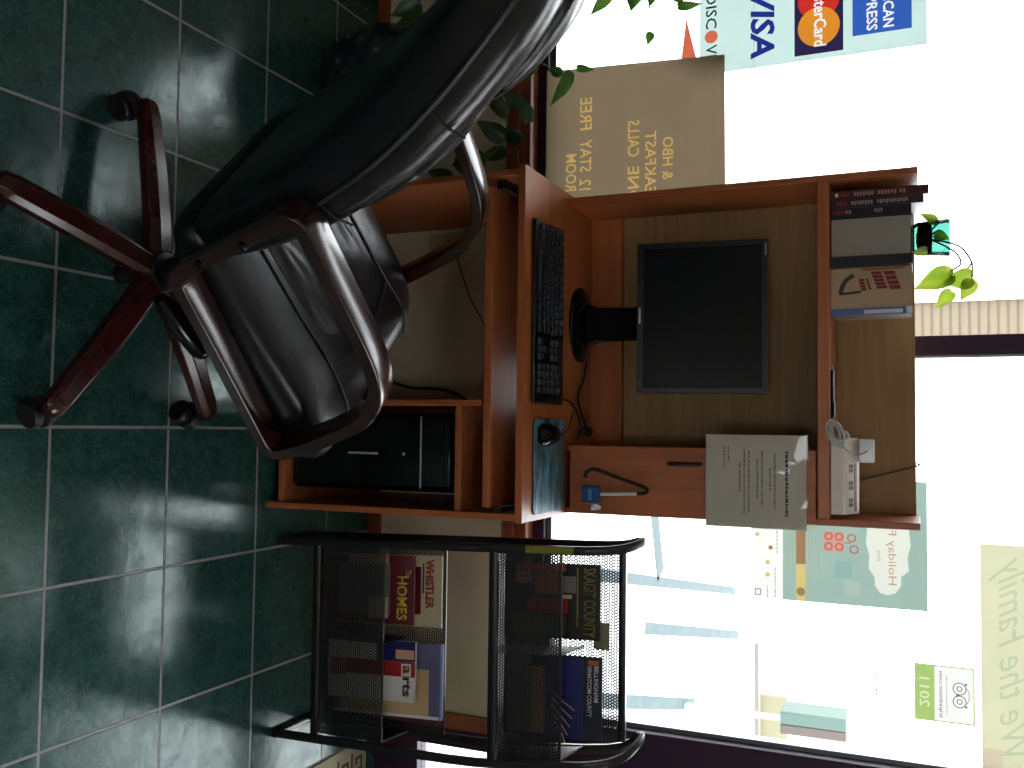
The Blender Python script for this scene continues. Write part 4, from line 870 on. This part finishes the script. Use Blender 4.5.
mtext(t, P, 'HOMES', 'mg_yellow', 0.052, 0.205, 0.115, 0.030, 0.02)
mtext(t, P, 'The', 'mg_yellow', 0.035, 0.230, 0.022, 0.016, 0.01)
q('cover_photo', 'mg_grey', 0.02, 0.155, 0.03, 0.185, -0.0012, -0.0004); q('cover_photo', 'mg_cream', 0.11, 0.165, 0.12, 0.18, -0.0018, -0.0012); q('cover_photo', 'mg_skin', 0.0, 0.03, 0.06, 0.18, -0.0012, -0.0004)
t, P, q = magazine('magazine', 0.582, 0.196, 0.135, 0.325, 2.178, 'mg_sky', 'tall magazine with a lilac sky cover at the back of the lower right basket')
q('cover_photo', 'mg_sand', 0.07, 0.189, 0.02, 0.285, -0.0012, -0.0004); q('cover_photo', 'mg_tan', 0.12, 0.15, 0.05, 0.25, -0.0018, -0.0012); q('white_border', 'mg_blue', 0, 0.198, 0.318, 0.325, -0.0012, -0.0004); q('white_border', 'mg_white', 0.190, 0.198, 0, 0.315, -0.0012, -0.0004)
t, P, q = magazine('magazine', 0.575, 0.158, 0.133, 0.262, 2.150, 'mg_white', 'white arts magazine with a red stripe and portrait, front of the lower right basket')
q('cover_photo', 'mg_deep', 0, 0.052, 0.15, 0.2615, -0.0012, -0.0004); q('cover_photo', 'mg_skin', 0.022, 0.046, 0.205, 0.258, -0.0018, -0.0012); q('red_band', 'mg_red', 0.053, 0.092, 0.06, 0.2615, -0.0012, -0.0004); q('pink_patch', 'mg_pink', 0.053, 0.098, 0.01, 0.059, -0.0012, -0.0004)
q('title_box', 'mg_white', 0.058, 0.090, 0.222, 0.250, -0.0018, -0.0013)
mtext(t, P, 'a', 'mg_red', 0.062, 0.226, 0.022, 0.020, 0.03); mtext(t, P, 'rts', 'mg_black', 0.093, 0.226, 0.050, 0.024, 0.03)
t, P, q = magazine('magazine', 0.338, 0.182, 0.655, 0.246, 2.150, 'mg_black', 'black county magazine with a collage cover in the upper left basket')
mtext(t, P, 'SKAGIT COUNTY', 'mg_gold', 0.008, 0.205, 0.166, 0.030, 0.01)
q('gold_rule', 'mg_gold', 0.008, 0.15, 0.188, 0.191, -0.0012, -0.0004)
for nme, m_, a0, a1, c0, c1 in (('a', 'mg_orange', 0.02, 0.075, 0.08, 0.14), ('b', 'mg_tan', 0.02, 0.05, 0.03, 0.075), ('c', 'mg_red', 0.085, 0.12, 0.06, 0.165), ('d', 'mg_green', 0.125, 0.175, 0.02, 0.16), ('e', 'mg_grey', 0.03, 0.07, 0.15, 0.185), ('f', 'mg_cream', 0.075, 0.084, 0.15, 0.175), ('g', 'mg_orange', 0.0, 0.018, 0.03, 0.16)):
    q('collage_photo', m_, a0, a1, c0, c1, -0.0012, -0.0004)
t, P, q = magazine('magazine', 0.560, 0.198, 0.655, 0.252, 2.150, 'mg_navy', 'navy county guide with white lettering and a rocky photo in the upper right basket')
mtext(t, P, 'BELLINGHAM', 'mg_white', 0.020, 0.233, 0.086, 0.011, 0.01); mtext(t, P, 'WHATCOM COUNTY', 'mg_white', 0.020, 0.216, 0.122, 0.011, 0.01)
q('orange_mark', 'mg_orange', 0.008, 0.018, 0.218, 0.244, -0.0012, -0.0004)
q('cover_photo', 'mg_deep', 0.004, 0.198, 0.11, 0.205, -0.0012, -0.0004); q('cover_photo', 'mg_tan', 0.03, 0.19, 0.075, 0.108, -0.0012, -0.0004); q('cover_photo', 'mg_grey', 0.004, 0.19, 0.01, 0.072, -0.0012, -0.0004)
rk_ = MB(); 
for k in range(5): rk_.tube([P(0.08+k*0.02, 0.12+0.003*k, -0.0014), P(0.11+k*0.02, 0.155, -0.0014), P(0.13+k*0.02, 0.185-k*0.006, -0.0014)], 0.0015, 5)
rk_.build('rock_streaks', 'mg_skin', t)
cdv = tag(box('business_card', col('olive_card', (120, 116, 90), 0.5), None, 0.476, 0.541, 2.196, 2.2, 0.875, 0.915, 0), 'small olive-grey card standing in the upper basket of the magazine rack', 'card')

# ------------------------------------------------------------------ doormat
dm = thing('door_mat', (1.25, 2.38, 0), 'beige mat with a dark key pattern on the floor before the door', 'mat')
dpoly = [(0.985, 2.22), (2.0, 2.22), (2.0, 2.555), (0.985, 2.555)]
box('mat_base', col('mat_beige', (168, 164, 138), 0.9), dm, 0.985, 1.9, 2.22, 2.555, 0.0005, 0.007, 0.002)
q = MB()
for i in range(12):
    for j in range(4):
        x = 1.01+i*0.075; y_ = 2.245+j*0.075; z0, z1 = 0.007, 0.0082; w = 0.007
        q.box(x, x+0.06, y_, y_+w, z0, z1).box(x+0.06-w, x+0.06, y_+w, y_+0.06, z0, z1).box(x+0.018, x+0.06-w, y_+0.06-w, y_+0.06, z0, z1).box(x+0.018, x+0.018+w, y_+0.024, y_+0.06-w, z0, z1).box(x+0.018+w, x+0.04, y_+0.024, y_+0.024+w, z0, z1)
q.build('key_pattern', col('mat_dark', (66, 64, 50), 0.9), dm)

# ------------------------------------------------------------------ floor plant (left, behind the chair)
pc, nt, b = new_mat('patterned_ceramic')
tc = nt.nodes.new('ShaderNodeTexCoord'); v = nt.nodes.new('ShaderNodeTexVoronoi'); v.inputs['Scale'].default_value = 22; nt.links.new(tc.outputs['Object'], v.inputs['Vector'])
rp = nt.nodes.new('ShaderNodeValToRGB'); e = rp.color_ramp.elements; e[0].position = 0.0; e[0].color = srgb(150, 140, 120); e[1].position = 0.55; e[1].color = srgb(20, 40, 50)
e2 = e.new(0.25); e2.color = srgb(30, 60, 84); e3 = e.new(0.4); e3.color = srgb(70, 62, 44)
nt.links.new(v.outputs['Distance'], rp.inputs[0]); nt.links.new(rp.outputs[0], b.inputs['Base Color']); b.inputs['Roughness'].default_value = 0.15; MT['ceramic'] = pc
fp = thing('potted_pothos', (-1.02, 2.33, 0), 'trailing pothos in a patterned ceramic pot on the floor behind the office chair', 'plant')
MB().lathe([(0.02, 0.0005), (0.10, 0.002), (0.125, 0.03), (0.155, 0.10), (0.165, 0.17), (0.155, 0.23), (0.135, 0.27), (0.15, 0.295), (0.15, 0.305), (0.135, 0.305), (0.125, 0.26), (0.05, 0.255)], (-1.02, 2.33, 0), 36).build('pot', 'ceramic', fp)
MB().lathe([(0.01, 0.258), (0.124, 0.262), (0.124, 0.272), (0.01, 0.285)], (-1.02, 2.33, 0), 24).build('potting_soil', 'soil', fp)
fl_ = MB(); fs_ = MB(); fd = MB(); c0 = Vector((-1.02, 2.33, 0.27)); rnd = random.Random(11)
def vine(pts, n, ln, dark=False, spread=0.8):
    pa = arc(pts, 6); fs_.tube(pa, 0.0022, 5)
    for k in range(n):
        i = int((k+0.6)/n*(len(pa)-1)); b_ = pa[i]
        d_ = Vector((rnd.uniform(-1, 1)*spread, rnd.uniform(-0.6, 0.1), rnd.uniform(-1.0, -0.1))); s_ = ln*rnd.uniform(0.75, 1.15)
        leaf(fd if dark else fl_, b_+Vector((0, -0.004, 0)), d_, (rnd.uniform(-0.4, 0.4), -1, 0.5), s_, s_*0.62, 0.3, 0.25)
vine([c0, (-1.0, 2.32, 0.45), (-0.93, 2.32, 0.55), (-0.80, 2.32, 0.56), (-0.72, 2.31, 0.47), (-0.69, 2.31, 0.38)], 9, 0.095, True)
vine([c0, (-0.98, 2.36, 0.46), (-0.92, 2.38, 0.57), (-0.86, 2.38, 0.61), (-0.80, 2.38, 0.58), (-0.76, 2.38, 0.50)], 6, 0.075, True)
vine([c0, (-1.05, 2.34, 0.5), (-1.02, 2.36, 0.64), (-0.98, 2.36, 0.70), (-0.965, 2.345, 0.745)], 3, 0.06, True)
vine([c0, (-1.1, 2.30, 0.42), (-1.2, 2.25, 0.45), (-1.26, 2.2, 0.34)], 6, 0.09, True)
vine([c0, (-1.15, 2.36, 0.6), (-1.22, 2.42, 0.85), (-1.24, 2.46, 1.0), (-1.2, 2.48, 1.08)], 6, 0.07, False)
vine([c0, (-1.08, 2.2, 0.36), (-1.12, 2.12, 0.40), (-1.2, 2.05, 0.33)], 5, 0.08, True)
# the few leaves seen against the bright glass
for bse, dr, nr, ln, w in (((-0.965, 2.34, 0.745), (0.75, -0.1, -0.35), (0.2, -0.5, 1), 0.10, 0.045), ((-0.985, 2.36, 0.76), (0.25, 0, 0.9), (0.5, -1, 0), 0.05, 0.022),
                           ((-1.165, 2.34, 0.86), (0.6, 0, -0.75), (0.3, -1, 0.2), 0.075, 0.035), ((-1.18, 2.34, 0.93), (0.9, 0, -0.15), (0.2, -1, 0.5), 0.07, 0.06), ((-1.17, 2.34, 0.985), (0.9, 0, -0.3), (0.1, -1, 0.3), 0.06, 0.04),
                           ((-1.175, 2.34, 1.01), (0.75, 0, 0.5), (0.2, -1, 0.2), 0.085, 0.055), ((-1.10, 2.34, 1.045), (0.1, 0, 1), (0.8, -1, 0), 0.06, 0.025), ((-1.05, 2.36, 0.965), (0.9, 0, -0.2), (0.2, -1, 0.6), 0.032, 0.025)):
    leaf(fl_, bse, dr, nr, ln, w, 0.25, 0.15)
fs_.tube(arc([(-1.2, 2.35, 0.80), (-1.12, 2.35, 0.86), (-1.11, 2.35, 0.95), (-1.14, 2.35, 1.03), (-1.12, 2.35, 1.06)]), 0.0016, 5)
fs_.tube(arc([(-1.24, 2.46, 0.9), (-1.2, 2.36, 0.95), (-1.12, 2.36, 0.97), (-1.05, 2.36, 0.965)]), 0.0014, 5)
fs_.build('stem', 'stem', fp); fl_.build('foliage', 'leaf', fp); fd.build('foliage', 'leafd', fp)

# ------------------------------------------------------------------ office chair (local frame: x = the way it faces, y = its left)
ch = thing('office_chair', (-0.32, 1.498, 0), 'black leather office chair with dark cherry wood arms, pulled out before the desk', 'chair', rz=math.radians(45))
CB = lambda mb, name, m, **k: mb.build(name, m, k.pop('parent', ch), local=True, **k)
for k in range(5):
    a = math.radians(-81+72*k); dx, dy = math.cos(a), math.sin(a); s_ = Vector((-dy, dx, 0)); e_ = Vector((dx, dy, 0))
    rings = []
    for t_, hw, zt, zb in ((0.03, 0.030, 0.150, 0.095), (0.10, 0.030, 0.146, 0.098), (0.22, 0.029, 0.130, 0.085), (0.34, 0.027, 0.108, 0.070), (0.368, 0.022, 0.100, 0.070), (0.378, 0.012, 0.092, 0.074)):
        c = e_*t_
        rings.append([c+s_*(hw*u_)+Vector((0, 0, zt*(v_)+zb*(1-v_))) for u_, v_ in ((-0.55, 0), (0.55, 0), (1, 0.25), (1, 0.7), (0.55, 1), (-0.55, 1), (-1, 0.7), (-1, 0.25))])
    CB(MB().loft(rings, smooth=False), 'base_leg', 'chairwood', bevel=0.002)
    # caster
    ca = a+math.radians([55, -60, 100, 30, 140][k]); cx = e_*0.352+Vector((math.cos(ca), math.sin(ca), 0))*0.018; ax = Vector((-math.sin(ca), math.cos(ca), 0))
    cz = Vector((0, 0, 0.029))
    cs = CB(MB().lathe([(0.006, 0.028), (0.006, 0.08)], e_*0.352, 10).lathe([(0.029, -0.006), (0.032, -0.005), (0.032, 0.005), (0.029, 0.006)], cx+cz+Vector((0, 0, 0.006)), 18, axis=ax), 'caster', 'blackm')
    for sd_ in (-1, 1): CB(MB().lathe([(0.012, -0.011), (0.025, -0.010), (0.028, -0.006), (0.028, 0.006), (0.025, 0.009), (0.012, 0.010)], cx+cz+ax*sd_*0.018, 22, axis=ax), 'wheel', 'black', parent=cs)
CB(MB().lathe([(0.030, 0.085), (0.042, 0.092), (0.044, 0.145), (0.040, 0.155), (0.020, 0.16)], (0, 0, 0), 24), 'hub', 'black')
CB(MB().lathe([(0.020, 0.02), (0.025, 0.024), (0.026, 0.17), (0.030, 0.172), (0.030, 0.24), (0.034, 0.242), (0.034, 0.33), (0.026, 0.335), (0.014, 0.34), (0.014, 0.39)], (0, 0, 0), 22), 'gas_column', 'black')
CB(MB().box(-0.12, 0.12, -0.05, 0.05, 0.385, 0.425).box(-0.17, 0.17, -0.13, -0.09, 0.418, 0.430).box(-0.17, 0.17, 0.09, 0.13, 0.418, 0.430).box(-0.05, 0.05, -0.13, 0.13, 0.408, 0.420), 'tilt_mechanism', 'black', bevel=0.004)
def sring_(x_, y_, z_, a_, b_): return [(x_, y_+a_*math.cos(k*PI/7), z_+b_*math.sin(k*PI/7)) for k in range(14)]
lv = CB(MB().tube([(0.0, -0.05, 0.39), (0.01, -0.13, 0.375), (0.0, -0.21, 0.352)], 0.010, 8), 'tilt_lever', 'black')
CB(MB().loft([sring_(x_, -0.222+0.012*t_, 0.350, 0.004+0.016*b_, 0.004+0.017*b_) for x_, t_, b_ in ((-0.095, 0, 0.0), (-0.088, 0, 0.6), (-0.06, 0.2, 1), (0.0, 0.6, 1), (0.045, 1, 0.9), (0.062, 1.2, 0.5), (0.068, 1.2, 0.0))]), 'lever_paddle', 'gloss', parent=lv)
CB(MB().tube([(0.12, 0, 0.40), (0.17, 0, 0.398)], 0.010, 10).lathe([(0.02, 0), (0.026, 0.005), (0.026, 0.03), (0.018, 0.035)], (0.17, 0, 0.398), 14, axis=(1, 0, 0)), 'tension_knob', 'black')
def sring(c, ax_u, ax_v, hu, hv, pw=0.35, n=28):
    out = []
    for k in range(n):
        a = 2*PI*k/n; cu, su = math.cos(a), math.sin(a)
        out.append(Vector(c)+Vector(ax_u)*(hu*math.copysign(abs(cu)**pw, cu))+Vector(ax_v)*(hv*math.copysign(abs(su)**pw, su)))
    return out
# seat cushion
seat = [(-0.235, 0.478, 0.02, 0.18), (-0.225, 0.480, 0.04, 0.215), (-0.19, 0.484, 0.052, 0.236), (-0.10, 0.488, 0.056, 0.243), (0.03, 0.494, 0.060, 0.248), (0.14, 0.501, 0.064, 0.250), (0.22, 0.503, 0.066, 0.250), (0.285, 0.492, 0.062, 0.245), (0.325, 0.474, 0.048, 0.232), (0.340, 0.464, 0.024, 0.20)]
CB(MB().loft([sring((d_, 0, z_), (0, 1, 0), (0, 0, 1), hw, hh, 0.45) for d_, z_, hh, hw in seat]), 'seat', 'leather', subd=1)
# raised, creased centre panel and its two seams
ins = []
for d_, hz, hw in ((-0.20, 0.004, 0.10), (-0.17, 0.014, 0.125), (-0.05, 0.020, 0.13), (0.08, 0.020, 0.13), (0.15, 0.014, 0.12), (0.17, 0.003, 0.09)):
    ins.append(sring((d_, 0, 0.540+0.06*d_), (0, 1, 0), (0, 0, 1), hw, hz, 0.6, 20))
CB(MB().loft(ins), 'seat_insert', 'leather2', subd=1)
for s_ in (-1, 1): CB(MB().tube(arc([(-0.20, s_*0.132, 0.537), (0.0, s_*0.138, 0.553), (0.15, s_*0.14, 0.566), (0.24, s_*0.15, 0.567), (0.31, s_*0.155, 0.538)], 5), 0.0022, 6), 'piping', 'pipe')
CB(MB().tube(arc([(0.15, -0.14, 0.566), (0.175, -0.07, 0.568), (0.182, 0, 0.568), (0.175, 0.07, 0.568), (0.15, 0.14, 0.566)], 5), 0.002, 6), 'piping', 'pipe')
# backrest
back = [(-0.170, 0.44, 0.030, 0.19), (-0.185, 0.47, 0.050, 0.220), (-0.212, 0.56, 0.068, 0.238), (-0.237, 0.66, 0.076, 0.246), (-0.275, 0.78, 0.080, 0.252), (-0.330, 0.90, 0.082, 0.254), (-0.395, 1.01, 0.082, 0.250), (-0.455, 1.095, 0.080, 0.242), (-0.510, 1.165, 0.072, 0.226), (-0.55, 1.21, 0.055, 0.198), (-0.575, 1.235, 0.030, 0.16)]
back = [(a_+0.010, b_, c_-0.010, e_-0.008) for a_, b_, c_, e_ in back]
rg = []
for i, (d_, z_, ht, hw) in enumerate(back):
    a_ = back[max(i-1, 0)]; b_ = back[min(i+1, len(back)-1)]; t_ = Vector((b_[0]-a_[0], 0, b_[1]-a_[1])).normalized(); nrm = Vector((t_.z, 0, -t_.x))
    rg.append(sring((d_, 0, z_), (0, 1, 0), nrm, hw, ht, 0.42, 40))
CB(MB().loft(rg), 'backrest', 'leather', subd=1)
for s_ in (-1, 1):
    pts = []
    for i in range(4, len(back)-1):
        d_, z_, ht, hw = back[i]; a_ = back[i-1]; b_ = back[i+1]; t_ = Vector((b_[0]-a_[0], 0, b_[1]-a_[1])).normalized(); nrm = Vector((t_.z, 0, -t_.x))
        pts.append(Vector((d_, s_*hw*0.992, z_))+nrm*(ht*0.12))
    CB(MB().tube(arc(pts, 4), 0.0055, 8), 'piping', 'pipe')
    for i in (4, 6):
        d_, z_, ht, hw = back[i]
        CB(MB().tube([(d_+ht*0.2, s_*hw*0.99, z_+0.008), (d_+ht*0.5, s_*hw*0.985, z_+0.02), (d_+ht*0.85, s_*hw*0.93, z_+0.035)], 0.0022, 6), 'seam', 'pipe')
# pillow-like bolsters on the front of the back
for (ia, ib) in ((3, 6), (6, 9)):
    rr2 = []
    n_ = 7
    for k in range(n_):
        t_ = k/(n_-1); f_ = ia+(ib-ia)*t_; i0 = min(int(f_), len(back)-2); w_ = f_-i0
        d_, z_, ht, hw = [back[i0][j]*(1-w_)+back[i0+1][j]*w_ for j in range(4)]
        bul = math.sin(PI*t_)**0.5 if 0 < t_ < 1 else 0.05
        rr2.append(sring((d_+ht*0.82, 0, z_+0.03), (0, 1, 0), (0.93, 0, 0.37), hw*0.62, 0.006+0.026*bul, 0.6, 20))
    CB(MB().loft(rr2), 'back_bolster', 'leather2', subd=1)
# arms: closed wooden D loops with a broad rounded section
loop = [(-0.262, 0.745), (-0.255, 0.768), (-0.225, 0.777), (-0.12, 0.778), (-0.01, 0.779), (0.055, 0.772), (0.105, 0.752), (0.145, 0.715), (0.175, 0.665), (0.205, 0.595), (0.228, 0.535), (0.240, 0.488), (0.238, 0.467), (0.218, 0.458), (0.15, 0.463), (0.0, 0.475), (-0.14, 0.485), (-0.172, 0.494), (-0.187, 0.518), (-0.212, 0.59), (-0.240, 0.68)]
loop = [(q.x, q.y) for q in arc([(a_, b_, 0) for a_, b_ in loop+[loop[0]]], 3)[:-1]]
for s_ in (-1, 1):
    am = CB(MB().sweep([Vector((d_, s_*0.272, z_)) for d_, z_ in loop], (0, 1, 0), 0.027, 0.0135, closed=True, bev=0.16), 'armrest', 'armwood', bevel=0.002)
    CB(MB().lathe([(0.008, 0), (0.008, 0.004), (0.005, 0.006)], (-0.202, s_*0.2985, 0.56), 12, axis=(0, s_, 0)), 'arm_bolt', 'gloss', parent=am)
    CB(MB().lathe([(0.008, 0), (0.008, 0.004), (0.005, 0.006)], (-0.228, s_*0.2985, 0.66), 12, axis=(0, s_, 0)), 'arm_bolt', 'gloss', parent=am)
    CB(MB().box(-0.16, 0.16, min(s_*0.10, s_*0.25), max(s_*0.10, s_*0.25), 0.4305, 0.440), 'arm_bracket', 'black', parent=am)
